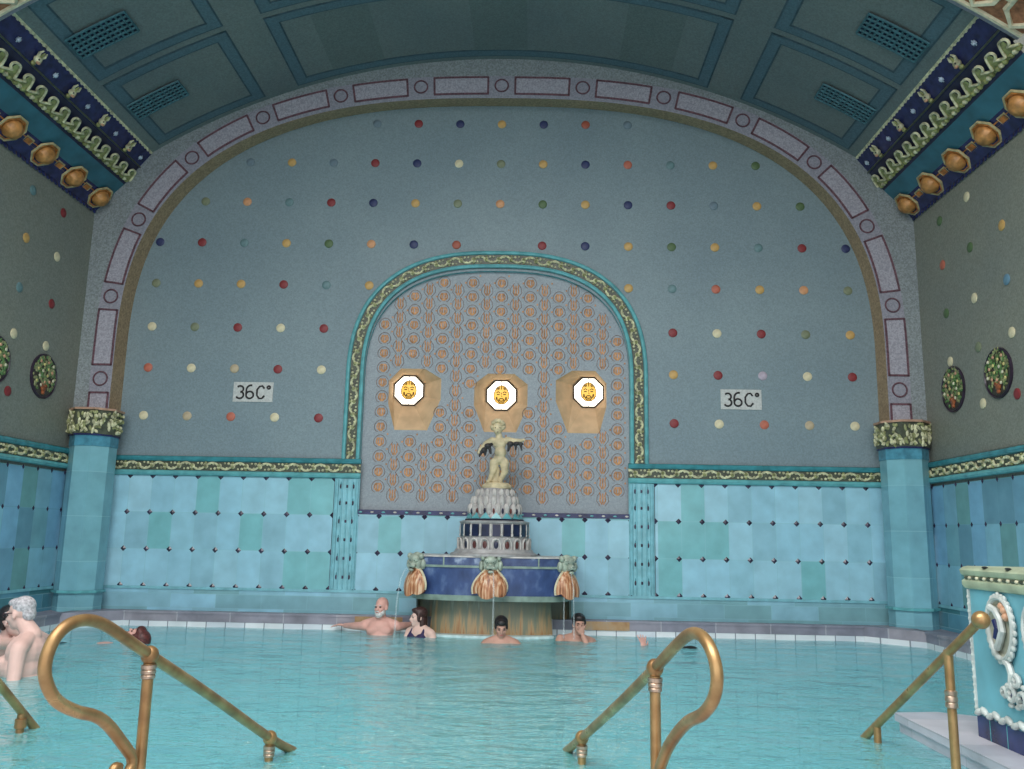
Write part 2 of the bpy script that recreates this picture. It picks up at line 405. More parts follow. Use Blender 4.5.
dots = {'A': '-3s-2r-1n0y1n2R3s', 'B': '-6s-5y-4s-3r-2n-1c0o1y2n3k4t5y6g', 'C': '-7o-6p-5t-4r-3n-2y-1o0p1g2y3n4r5s6y7g',
        'D': '-8n-7r-6t-5y-4g-3p-2n-1R1r2n3y4g5y6t7r8n', 'E': '-8o-7y-6y-5r-4t-3y3y4t5k6y7p8o',
        'F': '-8c-7o-6r-5c-4r4r5c6r7o8y', 'G': '-8k-7c-6a-5r-4c4y5r6l7c8r', 'H': '-8c-7a-6k-5c-4r4r5c6k7a8c'}
import re
def make_disc(name, mat):
    d = MB(); rows = []
    for r, h in ((.056, 0), (.056, .008), (.048, .013), (.028, .016), (.001, .017)):
        rows.append([(r*math.cos(2*PI*k/16), -h, r*math.sin(2*PI*k/16)) for k in range(16)])
    d.grid(rows, mat, True); o = d.build(name, smooth=50); me = o.data; bpy.data.objects.remove(o); return me
disc_me = {k: make_disc('ceramic_disc', DM[k]) for k in DC}
def disc(k, loc, parent, rz=0):
    o = bpy.data.objects.new('ceramic_disc', disc_me[k]); col.objects.link(o); o.parent = parent; o.location = loc
    o.rotation_euler = (0, 0, rz); o['label'] = DC[k][0]+' ceramic disc'
for r, s_ in dots.items():
    for n, k in re.findall(r'(-?\d)([a-zA-Z])', s_): disc(k, (int(n)*.55, 0, rowz[r]), wall_back)

# side walls
for side, sx in (('left', -1), ('right', 1)):
    b = MB(); x = sx*W
    b.box((min(x, x+sx*.15), -12, 1.9), (max(x, x+sx*.15), YF+.02, 7.4), MT['wall_side'])
    b.box((min(x, x+sx*.15), -12, -1.3), (max(x, x+sx*.15), YF+.02, 1.9), MT['wall_side'])
    wl = b.build('wall_'+side, kind='structure', smooth=0)
    if side == 'left': dd = [(-.978, 4.775, 'r'), (-1.604, 4.793, 't'), (-1.619, 4.231, 'y'), (-1.003, 4.222, 'c'), (-1.629, 3.664, 't'), (-.999, 3.654, 'r'), (-1.627, 3.147, 'c'), (-1.014, 3.148, 'c'), (-1.608, 2.522, 'r')]
    else: dd = [(-1.577, 4.817, 'c'), (-.95, 4.784, 'g'), (-2.193, 4.258, 'y'), (-1.563, 4.249, 'g'), (-.945, 4.255, 'k'), (-2.198, 3.692, 'b'), (-1.57, 3.682, 'c'), (-.949, 3.682, 'g'), (-2.206, 3.151, 'c'), (-1.572, 3.148, 'o'), (-.959, 3.119, 'c'), (-2.206, 2.543, 'r'), (-1.576, 2.546, 'c')]
    for y, z, k in dd: disc(k, (x, y, z), wl, -PI/2 if sx > 0 else PI/2)
    # tiled dado with studs
    b = MB(); xf = x-sx*.03
    def yz(y, z, h=0): return (xf-sx*h, y, z)
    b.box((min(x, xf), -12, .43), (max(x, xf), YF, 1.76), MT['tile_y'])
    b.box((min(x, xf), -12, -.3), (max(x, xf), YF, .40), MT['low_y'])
    b.box((min(x, xf-sx*.012), -12, .40), (max(x, xf-sx*.012), YF, .43), MT['turq_l'])
    for i in range(0, 22):
        for z in (1.75, 1.31, .87, .44):
            y = -.35-.281*i-.02; d = .03
            cx = Vector(yz(y, z, .014)); e = [Vector(yz(y-d*.8, z)), Vector(yz(y, z-d)), Vector(yz(y+d*.8, z)), Vector(yz(y, z+d))]
            for j in range(4): b.add([cx, e[j], e[(j+1) % 4]], [(0, 1, 2)], MT['stud'])
    b.build('trim_%d' % (1 if sx < 0 else 2), kind='structure', smooth=0)
    # carved frieze above it
    b = MB(); P = Path([(xf, YF, 1.9), (xf, -8, 1.9)] if sx < 0 else [(xf, -8, 1.9), (xf, YF, 1.9)], (-sx, 0, 0))
    P.band(b, -.145, .10, 0, .012, MT['dark_olive'], 2)
    P.roll(b, .075, .034, .01, MT['turq'], 2); P.roll(b, -.105, .036, .01, MT['turq_d'], 2)
    vine(b, P, -.015, .05, .17, h=.018)
    b.build('trim_%d' % (3 if sx < 0 else 4), kind='structure')

# back dado (left, right, niche)
b = MB()
def studs(b, xs, zs, y):
    for x in xs:
        for z in zs:
            d = .036; c = Vector((x, y-.014, z)); e = [Vector((x-d, y, z)), Vector((x, y, z-d)), Vector((x+d, y, z)), Vector((x, y, z+d))]
            for j in range(4): b.add([c, e[j], e[(j+1) % 4]], [(0, 1, 2)], MT['stud'])
yf = -.03
for s in (-1, 1):
    a0, a1 = sorted((s*4.8, s*1.95)); b.box((a0, yf, .43), (a1, 0, 1.76), MT['tile_x'])
    studs(b, [s*(1.95+.281*k) for k in range(0, 10)], (1.75, 1.31, .87, .44), yf)
b.box((-1.64, yf, .43), (1.64, .1, 1.33), MT['tile_n'])
studs(b, [-1.66+.2767*k for k in range(13)], (1.31, .87, .44), yf)
b.box((-4.8, yf, -.3), (4.8, 0, .40), MT['low_x']); b.box((-4.8, yf-.012, .40), (4.8, 0, .43), MT['turq_l'])
b.build('trim_5', kind='structure', smooth=0)
# frieze over the back dado, left and right of the niche
for i, s in enumerate((-1, 1)):
    b = MB(); a0, a1 = sorted((s*4.8, s*1.63)); P = Path([(a1, yf, 1.88), (a0, yf, 1.88)], (0, -1, 0))
    P.band(b, -.12, .12, 0, .012, MT['dark_olive'], 2)
    sgn = 1 if (P.map(0, 1)-P.map(0, 0)).z > 0 else -1
    P.roll(b, sgn*.085, .034, .01, MT['turq_d'], 2); P.roll(b, -sgn*.09, .034, .01, MT['turq'], 2)
    vine(b, P, 0, .05, .17, h=.018)
    b.build('trim_%d' % (6+i), kind='structure')
# reeded strips below the niche border
for i, s in enumerate((-1, 1)):
    b = MB(); x0, x1 = sorted((s*1.635, s*1.94))
    b.box((x0, yf-.01, .43), (x1, 0, 1.76), MT['turq_l'])
    for k in range(5):
        xx = x0+.03+(x1-x0-.06)*k/4; b.tube([(xx, yf-.012, .44), (xx, yf-.012, 1.75)], .010 if k % 4 else .022, MT['turq_l'], 8)
    for k in range(3):
        for z in (.58, .80, 1.02, 1.24, 1.46, 1.66):
            xx = x0+.075+(x1-x0-.15)*k/2
            b.ell((xx, yf-.014, z), (.013, .010, .030), MT['stud'], None, 8, 6); b.ell((xx, yf-.012, z+.03), (.006, .006, .03), MT['turq_d'], None, 6, 5)
    b.build('trim_%d' % (8+i), kind='structure')

# niche: recessed wall with three window openings
YN = .06
b = MB()
def lin(a, c, n): return [a+(c-a)*i/n for i in range(n+1)]
def opening(x0, x1, z0, z1, mir=0):
    f = [(.0,.80),(.22,1.0),(.68,1.0),(1.,.84),(1.,.5),(.76,.0),(.14,.0),(0,.42)]
    if mir == 2: f = [(0,.82),(.25,1),(.75,1),(1,.82),(1,.45),(.80,0),(.20,0),(0,.45)]
    pts = [(x0+(x1-x0)*(1-a if mir == 1 else a), z0+(z1-z0)*c) for a, c in f]
    return pts
opens = [opening(-1.35, -.693, 2.375, 3.155), opening(-.275, .392, 2.367, 3.105, 2), opening(.745, 1.375, 2.37, 3.158, 1)]
centres = [(-1.139, 2.924), (.055, 2.877), (1.171, 2.932)]
fill = [(-1.7, 1.33), (1.7, 1.33), (1.7, 1.9), (1.7, 3.0)] + [(x*1.02, z+.02) for x, z in niche2d[::-1]] + [(-1.7, 3.0), (-1.7, 1.9)]
b.poly([fill] + opens, MT['niche'], lambda a, c: (a, YN, c))
sof = [(x, z) for x, z in [(-1.655, 1.33)] + niche2d + [(1.655, 1.33)]]
b.grid([[(x, -.0, z), (x, YN, z)] for x, z in sof], MT['turq'])
wn = b.build('wall_niche', kind='structure')
# lustre palmette pattern, in slight relief
b = MB()
def inside(x, z):
    if abs(x) > 1.65 or z < 1.44: return False
    if z > 3.0 and (abs(x)/1.65)**2.6 + ((z-3.0)/1.42)**2.6 > 1: return False
    return True
def in_open(x, z, m=.02):
    for o in opens:
        xs = [p[0] for p in o]; zs = [p[1] for p in o]
        if min(xs)-m < x < max(xs)+m and min(zs)-m < z < max(zs)+m:
            # convex test
            n = len(o); sg = 0; ok = True
            for i in range(n):
                ax, az = o[i]; bx, bz = o[(i+1) % n]; cr = (bx-ax)*(z-az)-(bz-az)*(x-ax)
                if abs(cr) < 1e-9: continue
                if sg == 0: sg = cr > 0
                elif (cr > 0) != sg: ok = False; break
            if ok: return True
    return False
def ribbon(pts, wd, y, mat='copper'):
    rows = []
    for i, (x, z) in enumerate(pts):
        a = pts[max(i-1, 0)]; c = pts[min(i+1, len(pts)-1)]; dx, dz = c[0]-a[0], c[1]-a[1]; l = math.hypot(dx, dz) or 1
        nx, nz = -dz/l*wd/2, dx/l*wd/2
        rows.append([(x-nx, y, z-nz), (x, y-.003, z), (x+nx, y, z+nz)])
    b.grid(rows, MT[mat])
cp = .184; rp = .187; y0 = YN-.002
def okm(x, z, r): return all(inside(x+a, z+c) and not in_open(x+a, z+c) for a, c in ((r,0),(-r,0),(0,r),(0,-r)))
for i in range(-9, 10):
    for j in range(0, 18):
        x = i*cp+.04; z = 1.48+j*rp+(.5*rp if i % 2 else 0)
        if not okm(x, z, .055): continue
        if i % 2 == 0:
            ribbon([(x+.078*math.sin(a)*(1-.12*math.cos(a)), z+.004+.078*math.cos(a)) for a in lin(-2.75, 2.75, 16)], .008, y0, 'ringline')
            for a in (-1.0, -.34, .34, 1.0):
                ribbon([(x+.006*math.sin(a), z-.055), (x+.05*math.sin(a), z-.02), (x+.052*math.sin(a), z+.012), (x+.03*math.sin(a), z+.048)], .021 if abs(a) < .5 else .017, y0)
        else:
            for sg in (-1, 1):
                ribbon([(x+sg*.008, z-.075), (x+sg*.034, z-.03), (x+sg*.026, z+.03), (x+sg*.040, z+.075)], .016, y0)
                ribbon([(x+sg*.03, z-.094), (x+sg*.074, z-.035), (x+sg*.066, z+.03), (x+sg*.02, z+.094)], .007, y0, 'ringline')
            ribbon([(x, z-.06), (x, z+.06)], .018, y0)
        xx, zz = x+cp*.5, z+rp*.5
        if okm(xx, zz, .02): ribbon([(xx, zz-.011), (xx, zz+.011)], .02, y0)
b.build('palmette_pattern', wn)
# navy sill band
b = MB(); b.box((-1.66, yf-.012, 1.33), (1.66, YN, 1.385), MT['navy'])
for i in range(24): b.ell((-1.61+i*.14, yf-.014, 1.357), (.022, .006, .011), MT['cone_l'] if i % 2 else MT['turq'], None, 8, 5)
b.build('trim_10', kind='structure')
# carved border round the niche
b = MB()
bord = [(-1.77, yf+.03, 1.99)] + supere(1.77, 3.0, 1.575, 2.6, N=64) + [(1.77, 0, 1.99)]
pts = [(-1.77, -.0, 1.99+i*(1.01)/8) for i in range(8)] + supere(1.77, 3.0, 1.575, 2.6, N=72) + [(1.77, 0, 3.0-(i+1)*1.01/8) for i in range(8)]
P = Path(pts, (0, -1, 0))
P.band(b, -.112, .112, 0, .018, MT['dark_olive'], 150)
P.roll(b, .088, .026, .022, MT['turq'], 150); P.roll(b, -.088, .026, .022, MT['turq'], 150)
vine(b, P, 0, .05, .16, h=.026)
b.build('trim_11', kind='structure')

# windows
for k, (o, (cx, cz)) in enumerate(zip(opens, centres)):
    R = .212; oc = [(cx+R*math.cos(a), cz+R*math.sin(a)) for a in [math.radians(157.5-45*i) for i in range(8)]]
    oc = [oc[0], oc[1], oc[2], oc[3], oc[4], oc[5], oc[6], oc[7]]
    b = MB(); src = o if k != 2 else [o[3], o[2], o[1], o[0], o[7], o[6], o[5], o[4]]
    b.grid([[(x, YN, z) for x, z in src], [(x, .35, z) for x, z in oc]], MT['sand'], True)
    win = b.build('window_%d' % (k+1), kind='structure', smooth=0)
    b = MB(); b.grid([[(cx+(x-cx)*f, y, cz+(z-cz)*f) for x, z in oc] for f, y in ((1.04, .36), (1.0, .325), (.92, .33), (.92, .36))], MT['frame'], True)
    b.build('window_frame', win, smooth=0)
    b = MB(); b.poly([oc], MT['pane'], lambda a, c: (a, .356, c))
    for a in (PI/2, -PI/2, -.9):
        b.tube([(cx+.11*math.cos(a), .352, cz+.13*math.sin(a)), (cx+.2*math.cos(a), .352, cz+.2*math.sin(a))], .004, MT['lead'], 5)
    b.build('window_pane', win, smooth=0)
    b = MB(); wx, wz = (.098, .122)
    ov = [(cx+wx*math.cos(t)*(1-.12*math.sin(t)), cz+.005+wz*math.sin(t)) for t in lin(0, 2*PI, 24)[:-1]]
    b.grid([[(x, .352, z) for x, z in ov], [(cx+(x-cx)*.92, .342, cz+(z-cz)*.92) for x, z in ov], [(cx+(x-cx)*.01, .330, cz+(z-cz)*.01) for x, z in ov]], MT['amber_glass'], True)
    def st(pts, r=.006): b.tube([(cx+a*1.15, .334, cz+c*1.15) for a, c in pts], r, MT['lead'], 5)
    st([((x-cx)/1.15, (z-cz)/1.15) for x, z in ov]+[((ov[0][0]-cx)/1.15, (ov[0][1]-cz)/1.15)], .006)
    for sg in (-1, 1):
        st([(sg*.055, .028), (sg*.035, .04), (sg*.015, .025)], .006); st([(sg*.05, .008), (sg*.02, .008)], .007)
        st([(sg*.055, -.02), (sg*.06, -.06)], .005); st([(sg*.03, .06), (sg*.045, .095)], .005)
    st([(0, .03), (0, -.012), (.012, -.018)], .005); st([(.028*math.cos(q), -.052+.014*math.sin(q)) for q in lin(0, 2*PI, 12)], .007); st([(-.05, -.02), (-.046, -.05), (-.02, -.085), (.02, -.085), (.046, -.05), (.05, -.02)], .006)
    for q in lin(.35, PI-.35, 6): st([(.062*math.cos(q), .05+.02*math.sin(q)), (.074*math.cos(q), .06+.045*math.sin(q))], .005); st([(0, .065), (0, .10)], .005)
    b.build('mask_ornament', win, smooth=0)

# ------------------------------------------------------------------ end arch (rib), piers, cornices, vault
b = MB()
AI = [(-4.70, 1.2)] + [(x, z) for x, y, z in ARCH] + [(4.70, 1.2)]
AO = [(-4.97, 1.2)] + [(x, z) for x, y, z in supere(4.97, 3.3, 3.66, 2.6)] + [(4.97, 1.2)]
AIf = [(x, z-.05*max(0, (z-3.3)/3.4)) for x, z in AI]
FO = [(-5.14, 1.2)] + [(max(-5.14, min(5.14, x)), z) for x, y, z in supere(5.9, 3.3, 4.5, 3.4)] + [(5.14, 1.2)]
b.grid([[(x, 0, z), (xf_, YF, zf)] for (x, z), (xf_, zf) in zip(AI, AIf)], MT['bronze'])
b.grid([[(x, YF, z), (xo, YF, zo)] for (x, z), (xo, zo) in zip(AIf, AO)], MT['lilac'])
b.grid([[(x, YF, z), (xo, YF, zo)] for (x, z), (xo, zo) in zip(AO, FO)], MT['rib'])
arch = b.build('trim_12', kind='structure')
# outlined mosaic panels and rings along the arch
mid = supere(4.84, 3.3, 3.525, 2.6, y=YF, N=160)
mid = [(-4.84, YF, 2.2+i*.11) for i in range(10)]+mid+[(4.84, YF, 3.19-i*.11) for i in range(10)]
P = Path(mid, (0, -1, 0)); c0 = P.L/2; pit = 1.045
b = MB()
for k in range(-8, 9):
    cc = c0+k*pit
    if .6 < cc < P.L-.6:
        b.tube([P.map(cc+.085*math.cos(a), .085*math.sin(a), .004) for a in lin(0, 2*PI, 20)[:-1]], .011, MT['maroon'], 6, True)
    s0, s1 = cc+.175, cc+pit-.175
    if k == 8: continue
    s0, s1 = max(s0, .3), min(s1, P.L-.3)
    if s1-s0 < .05: continue
    P.band(b, -.105, .105, 0, .004, MT['lilac_light'], 8, s0, s1)
    for w0 in (-.115, .115): P.band(b, w0-.013, w0+.013, 0, .007, MT['maroon'], 8, s0-.01, s1+.01)
    for e in (s0, s1): P.band(b, -.115, .115, 0, .007, MT['maroon'], 1, e-.013, e+.013)
b.build('mosaic_panels', arch)

# corner piers
for i, s in enumerate((-1, 1)):
    cx = s*4.845; b = MB(); n = 8
    def octa(r, off=PI/8): return [(cx+r*math.cos(off+2*PI*k/n), YF+.02+r*math.sin(off+2*PI*k/n)) for k in range(n)]
    b.prism(octa(.262), .12, 2.06, MT['pier']); b.prism(octa(.270), 2.06, 2.19, MT['pier_top']); b.prism(octa(.285), 2.185, 2.205, MT['navy'])
    b.prism(octa(.29), 2.205, 2.49, MT['dark_olive']); b.prism(octa(.31), 2.49, 2.515, MT['salmon'])
    for z, r in ((.36, .292),): b.prism(octa(r), z, z+.03, MT['turq'])
    # capital relief: upright leaves and curls on each face
    for k in range(n):
        a = octa(.298)[k]; c = octa(.298)[(k+1) % n]
        if (a[1]+c[1])/2 > YF+.1: continue
        rnd = random.Random(k+5)
        for j in range(34):
            t = rnd.random(); x, y = a[0]+(c[0]-a[0])*t, a[1]+(c[1]-a[1])*t; z = 2.23+.235*rnd.random()
            b.ell((x, y, z), (.018, .016, rnd.uniform(.018, .045)), MT['vine'] if j % 2 else MT['vine_g'], Matrix.Rotation(rnd.uniform(-1, 1), 3, 'Y'), 7, 5)
    b.build('trim_%d' % (13+i), kind='structure', smooth=30)

# vault
RV = 8.18; ZV = -.98
def vp(ang, y, r=RV): a = math.radians(ang); return (r*math.sin(a), y, ZV+r*math.cos(a))
b = MB(); angs = lin(-36, 36, 72)
b.grid([[vp(a, YF), vp(a, -3.4)] for a in angs], MT['vault'])
b.grid([[vp(a, -4.1), vp(a, -6.3)] for a in angs], MT['vault'])  # unseen second bay, added to shade the end bay from the open sky
ceil = b.build('ceiling', kind='structure')
b = MB()
def vstrip(a0, a1, y0, y1, mat, h=.012):
    n = max(1, int(abs(a1-a0)/1.5)); r = RV-h
    b.grid([[vp(a, y0, RV), vp(a, y0, r), vp(a, y1, r), vp(a, y1, RV)] for a in lin(a0, a1, n)], mat)
def vframe(a0, a1, y0, y1, wa, wy, mat, line=True):
    if line:
        e = .14
        vstrip(a0-e, a0+wa+e, y0-.02, y1+.02, MT['vault_line'], .006); vstrip(a1-wa-e, a1+e, y0-.02, y1+.02, MT['vault_line'], .006)
        vstrip(a0-e, a1+e, y0-.02, y0+wy+.02, MT['vault_line'], .006); vstrip(a0-e, a1+e, y1-wy-.02, y1+.02, MT['vault_line'], .006)
    vstrip(a0, a0+wa, y0, y1, mat); vstrip(a1-wa, a1, y0, y1, mat)
    vstrip(a0+wa, a1-wa, y0, y0+wy, mat, .011); vstrip(a0+wa, a1-wa, y1-wy, y1, mat, .011)
for (y0, y1) in ((-1.80, -.40), (-3.28, -1.93)):
    for s in (-1, 1):
        a0, a1 = sorted((s*32.1, s*21.9)); vframe(a0, a1, y0, y1, .85, .10, MT['vault_band'])
    vframe(-18.6, 18.6, y0, y1, .85, .10, MT['vault_band'])
    for a in (-15.2, -2.4, 10.5): vstrip(a, a+4.7, y0+.12, y1-.12, MT['vault_band'] if False else mosaic('dull_teal_mosaic', S(104,116,114), S(96,110,110), 60, .12), .004)  # faint sub-panels, a little darker than the vault mosaic
    # the dark line on the pendentive edge
    for s in (-1, 1): a0, a1 = sorted((s*34.6, s*34.4)); vstrip(a0, a1, y0, y1, MT['vault_line'], .006)
b.build('panel_frames', ceil)
# transverse rib over the bay's front edge
b = MB(); rr = RV-.12
b.grid([[vp(a, -3.38, RV+.02), vp(a, -3.38, rr), vp(a, -3.44, rr-.02)] for a in angs], MT['lilac'])
b.grid([[vp(a, -3.44, rr-.02), vp(a, -4.1, rr-.02), vp(a, -4.16, rr+.1)] for a in angs], plain('russet_soffit', S(156,104,74), .7, 0, .2, 20))
def rp_(a, y): return Vector(vp(a, y, rr-.026))
for k in range(-13, 14):
    a = k*2.7; hx = [(a+da, -3.77+dy) for da, dy in ((-.95, .12), (-.0, .25), (.95, .12), (.95, -.12), (0, -.25), (-.95, -.12))]
    b.tube([rp_(*h) for h in hx], .03, MT['cream'], 5, True)
    b.tube([rp_(a+.95, -3.77), rp_(a+1.75, -3.77)], .03, MT['cream'], 5)
for y in (-3.48, -4.06): b.tube([rp_(a, y) for a in angs], .022, MT['cream'], 5)
b.build('trim_15', kind='structure')

# ceiling vents
MT['vent'] = plain('vent_blue', S(64,108,118), .5)
for s in (-1, 1):
    for q, (y0, y1) in enumerate(((-1.36, -1.05), (-2.69, -2.36))):
        a0, a1 = sorted((s*31.9, s*27.3)); t = thing('ceiling_vent', vp((a0+a1)/2, (y0+y1)/2, RV-.02),
            'blue slotted ceiling vent in the %s vault panel nearest the %s' % ('left' if s < 0 else 'right', 'end wall' if q == 0 else 'top edge of the view'), 'ceiling vent', 'blue vents in the vault')
        b = MB(); b.grid([[vp(a, y0, RV-.015), vp(a, y1, RV-.015)] for a in lin(a0, a1, 5)], MT['navy_dk']); child(b, 'backing', t)
        b = MB()
        for k in range(13):
            a = a0+(a1-a0)*k/12; b.tube([vp(a, y0, RV-.028), vp(a, y1, RV-.028)], .013, MT['vent'], 5)
        for k in range(6):
            y = y0+(y1-y0)*k/5; b.tube([vp(a, y, RV-.03) for a in lin(a0, a1, 5)], .013, MT['vent'], 5)
        child(b, 'grille', t)

# cornices
def cornice(s, idx):
    Y0, Y1 = YF, -3.36
    prof = [(4.47, 5.87, 'vine'), (4.485, 5.845, 'navy'), (4.635, 5.655, 'navy_dk'), (4.80, 5.43, 'turq_d'), (4.965, 5.26, 'navy'), (5.13, 5.06, None)]
    b = MB()
    for (x0, z0, m), (x1, z1, _) in zip(prof, prof[1:]):
        mat = MT['cornice_t'] if m == 'turq_d' else MT[m]
        b.quad((s*x0, Y0, z0), (s*x0, Y1, z0), (s*x1, Y1, z1), (s*x1, Y0, z1), mat)
    b.quad((s*4.47, Y0, 5.87), (s*4.6, Y0, 5.95), (s*4.6, Y1, 5.95), (s*4.47, Y1, 5.87), MT['vault'])
    t = b.build('trim_%d' % idx, kind='structure', smooth=0)
    nrm = Vector((-s*.71, 0, -.71)); up = Vector((-s*.70, 0, .71)); Yv = Vector((0, 1, 0))
    b = MB(); b.tube([(s*4.615, Y0, 5.665), (s*4.615, Y1, 5.665)], .011, MT['dark_olive'], 8)
    for i in range(42): b.ell((s*4.485, Y0-.04-i*.073, 5.845), (.010, .022, .010), MT['cream'], None, 6, 5)
    b.build('bead_moulding', t)
    # running wave: curled crests over green troughs
    b = MB()
    for i in range(14):
        c = Vector((s*4.715, Y0-.10-i*.224, 5.535)) + nrm*.006
        def q(a, v, h=0): return c + Yv*a + up*v + nrm*h
        b.add([q(-.112, -.09, .004), q(.112, -.09, .004), q(.10, -.04, .016), q(.055, .03, .026), q(.03, .07, .028), q(-.02, .07, .028), q(-.03, .02, .026), q(-.07, -.035, .018), q(-.112, -.05, .01)], [(0, 1, 2, 3, 4, 5, 6, 7, 8)], MT['scal'])
        for w_ in (-.06, 0, .06): b.ell(q(w_, -.075, .008), (.03, .032, .026), MT['scal2'] if w_ == 0 else MT['scal'], None, 8, 5)
        crest = [q(.122, -.045, .016)] + [q(.105-.08*k/5, -.05+.135*math.sin(PI/2*k/5), .024) for k in range(6)] + [q(-.012-.05*math.sin(a), .045+.04*math.cos(a), .028) for a in lin(.0, 3.4, 7)] + [q(-.06, -.03, .02), q(-.10, -.05, .016)]
        b.tube(crest, .014, MT['scal2'], 6)
    b.build('wave_relief', t)
    for i in range(4):
        b = MB(); c = Vector((s*4.555, -.77-i*.648, 5.735)) + nrm*.012
        def q(a, v, h=0): return c + Yv*a + up*v + nrm*h
        b.ell(q(0, -.01, .01), (.04, .045, .04), MT['scal2'], None, 9, 7); b.ell(q(0, -.065, .004), (.024, .028, .026), MT['scal'], None, 8, 6)
        for sg in (-1, 1):
            b.tube([q(sg*.02, .02), q(sg*.045, .055, .005), q(sg*.03, .095, .008)], [.018, .014, .006], MT['scal2'], 6)
            b.ell(q(sg*.022, .0, .038), .010, MT['text'], None, 6, 5)
        b.tube([q(0, .02, .01), q(0, .085, .01)], [.02, .006], MT['scal'], 6); b.ell(q(0, -.03, .04), (.02, .026, .018), MT['peach'], None, 8, 6)
        b.build('relief_creature', t)
    for i in range(5):
        b = MB(); c = Vector((s*4.555, -.44-i*.648, 5.735)) + nrm*.004
        b.ell(c, .024, MT['star'], None, 8, 6)
        for a in range(3):
            d = up*math.cos(a*PI/3)*.034 + Yv*math.sin(a*PI/3)*.03; b.tube([c-d, c+d], .006, MT['star'], 5)
        b.build('star_inlay', t)
    # amber bowls in octagonal collars joined by rectangular links
    dn = Vector((-s*.66, 0, -.75)).normalized(); cr = dn.cross(Yv)
    for i in range(5):
        c = Vector((s*5.02, -.46-i*.61, 5.20))
        b = MB(); rows = []
        for r, h, sh in ((.125, .02, 0), (.128, .03, 0), (.118, .055, .005), (.095, .095, .01), (.06, .12, .01), (.002, .128, .01)):
            rows.append([c + dn*h + r*((1-.07*(k % 2))*math.cos(2*PI*k/16)*Yv*.92 + math.sin(2*PI*k/16)*cr*.86) for k in range(16)])
        b.grid(rows, MT['gold'], True); bs = b.build('gilded_boss', t)
        b = MB()
        for r, tr, mt in ((.165, .014, 'cream2'), (.142, .012, 'gold_r')):
            b.tube([c + dn*.02 + r*(math.cos(PI/8+2*PI*k/8)*Yv + math.sin(PI/8+2*PI*k/8)*cr) for k in range(8)], tr, MT[mt], 6, True)
        b.grid([[c + dn*.015 + r*(math.cos(PI/8+2*PI*k/8)*Yv + math.sin(PI/8+2*PI*k/8)*cr) for k in range(8)] for r in (.165, .01)], MT['gold_r'], True)
        b.build('octagonal_collar', bs)
        if i < 4:
            c2 = c + Vector((0, -.305, 0)); b = MB()
            b.tube([c2+Yv*p+cr*q_ for p, q_ in ((-.06, -.04), (.06, -.04), (.06, .04), (-.06, .04))], .011, MT['cream2'], 6, True)
            b.grid([[c2+Yv*-.05+cr*-.03+dn*.01, c2+Yv*.05+cr*-.03+dn*.01], [c2+Yv*-.05+cr*.03+dn*.01, c2+Yv*.05+cr*.03+dn*.01]], MT['gold_r'])
            for q_ in (-.02, .02): b.tube([c2+Yv*.06+cr*q_, c+Yv*-.15+cr*q_], .008, MT['gold_r'], 5); b.tube([c2-Yv*.06+cr*q_, c2-Yv*.155+cr*q_], .008, MT['gold_r'], 5)
            b.build('chain_link', t)
    # scalloped lower hem of the navy band
    b = MB()
    for i in range(38): b.ell((s*5.125, Y0-.04-i*.08, 5.055), (.012, .04, .03), MT['navy'], None, 8, 6)
    b.build('scalloped_hem', t)
MT['star'] = plain('pale_blue_star', S(176,190,206), .3)
MT['cream2'] = plain('cream_gilt_collar', S(186,170,128), .4, 0, .15, 20)
MT['peach'] = plain('peach_glaze', S(196,150,120), .4, 0, .1, 10)
MT['cornice_t'] = plain('cornice_turquoise', S(50,104,120), .3, 0, .12, 5)
MT['scal'] = plain('moss_green_glaze', S(142,144,92), .35, 0, .25, 18)
MT['scal2'] = plain('pale_moss_glaze', S(196,192,158), .35, 0, .25, 18)
cornice(-1, 16); cornice(1, 17)

# ------------------------------------------------------------------ pool: ledge, water, floor, deck
b = MB()
X1 = 4.72
b.box((-X1, -.35, .06), (X1, 0, .155), MT['stone']); b.box((-X1, -.345, -1.3), (X1, 0, .06), MT['white_x'])
b.box((-X1, -.36, .145), (X1, -.30, .17), MT['stone'])
for s in (-1, 1):
    a0, a1 = sorted((s*X1, s*W))
    b.box((a0, -12, .06), (a1, .0, .155), MT['stone_y']); b.box((a0+.001, -12, -1.3), (a1-.001, 0, .06), MT['white_y'])
    a0, a1 = sorted((s*(X1-.01), s*(X1+.05))); b.box((a0, -12, .145), (a1, 0, .17), MT['stone_y'])
b.box((-1.55, -.362, .062), (-1.0, -.28, .158), MT['rust_ledge']); b.box((1.0, -.362, .062), (1.6, -.28, .158), MT['rust_ledge'])
for s in (-1, 1):
    tri = [(s*4.25, -.35), (s*4.73, -.35), (s*4.73, -.86)]
    tri = tri if s > 0 else tri[::-1]
    b.prism(tri, .06, .17, MT['stone']); b.prism(tri, -1.3, .06, MT['white_x'])
b.build('trim_18', kind='structure', smooth=0)
b = MB(); b.box((-W, -14, -1.4), (W, .1, -1.3), MT['pool'])
# wide entry steps down into the pool
for k, (y, z) in enumerate(((-6.55, -.12), (-6.2, -.28), (-5.85, -.44), (-5.5, -.6), (-5.15, -.76))):
    b.box((-2.6, -7.4, -1.3), (2.6, y, z), MT['marble'])
b.box((-W, -14, -1.3), (W, -6.95, .10), MT['marble'])
b.build('floor', kind='structure', smooth=0)
b = MB(); n = 60
b.grid([[(-X1+2*X1*i/n, -.345-6.6*j/n, .006*noise.noise(Vector((i*.3, j*.35, 0)))) for i in range(n+1)] for j in range(n+1)], MT['water'])
wat = b.build('pool_water', smooth=180); tag(wat, 'rippled cloudy turquoise water filling the thermal pool', 'water', None, 'stuff')


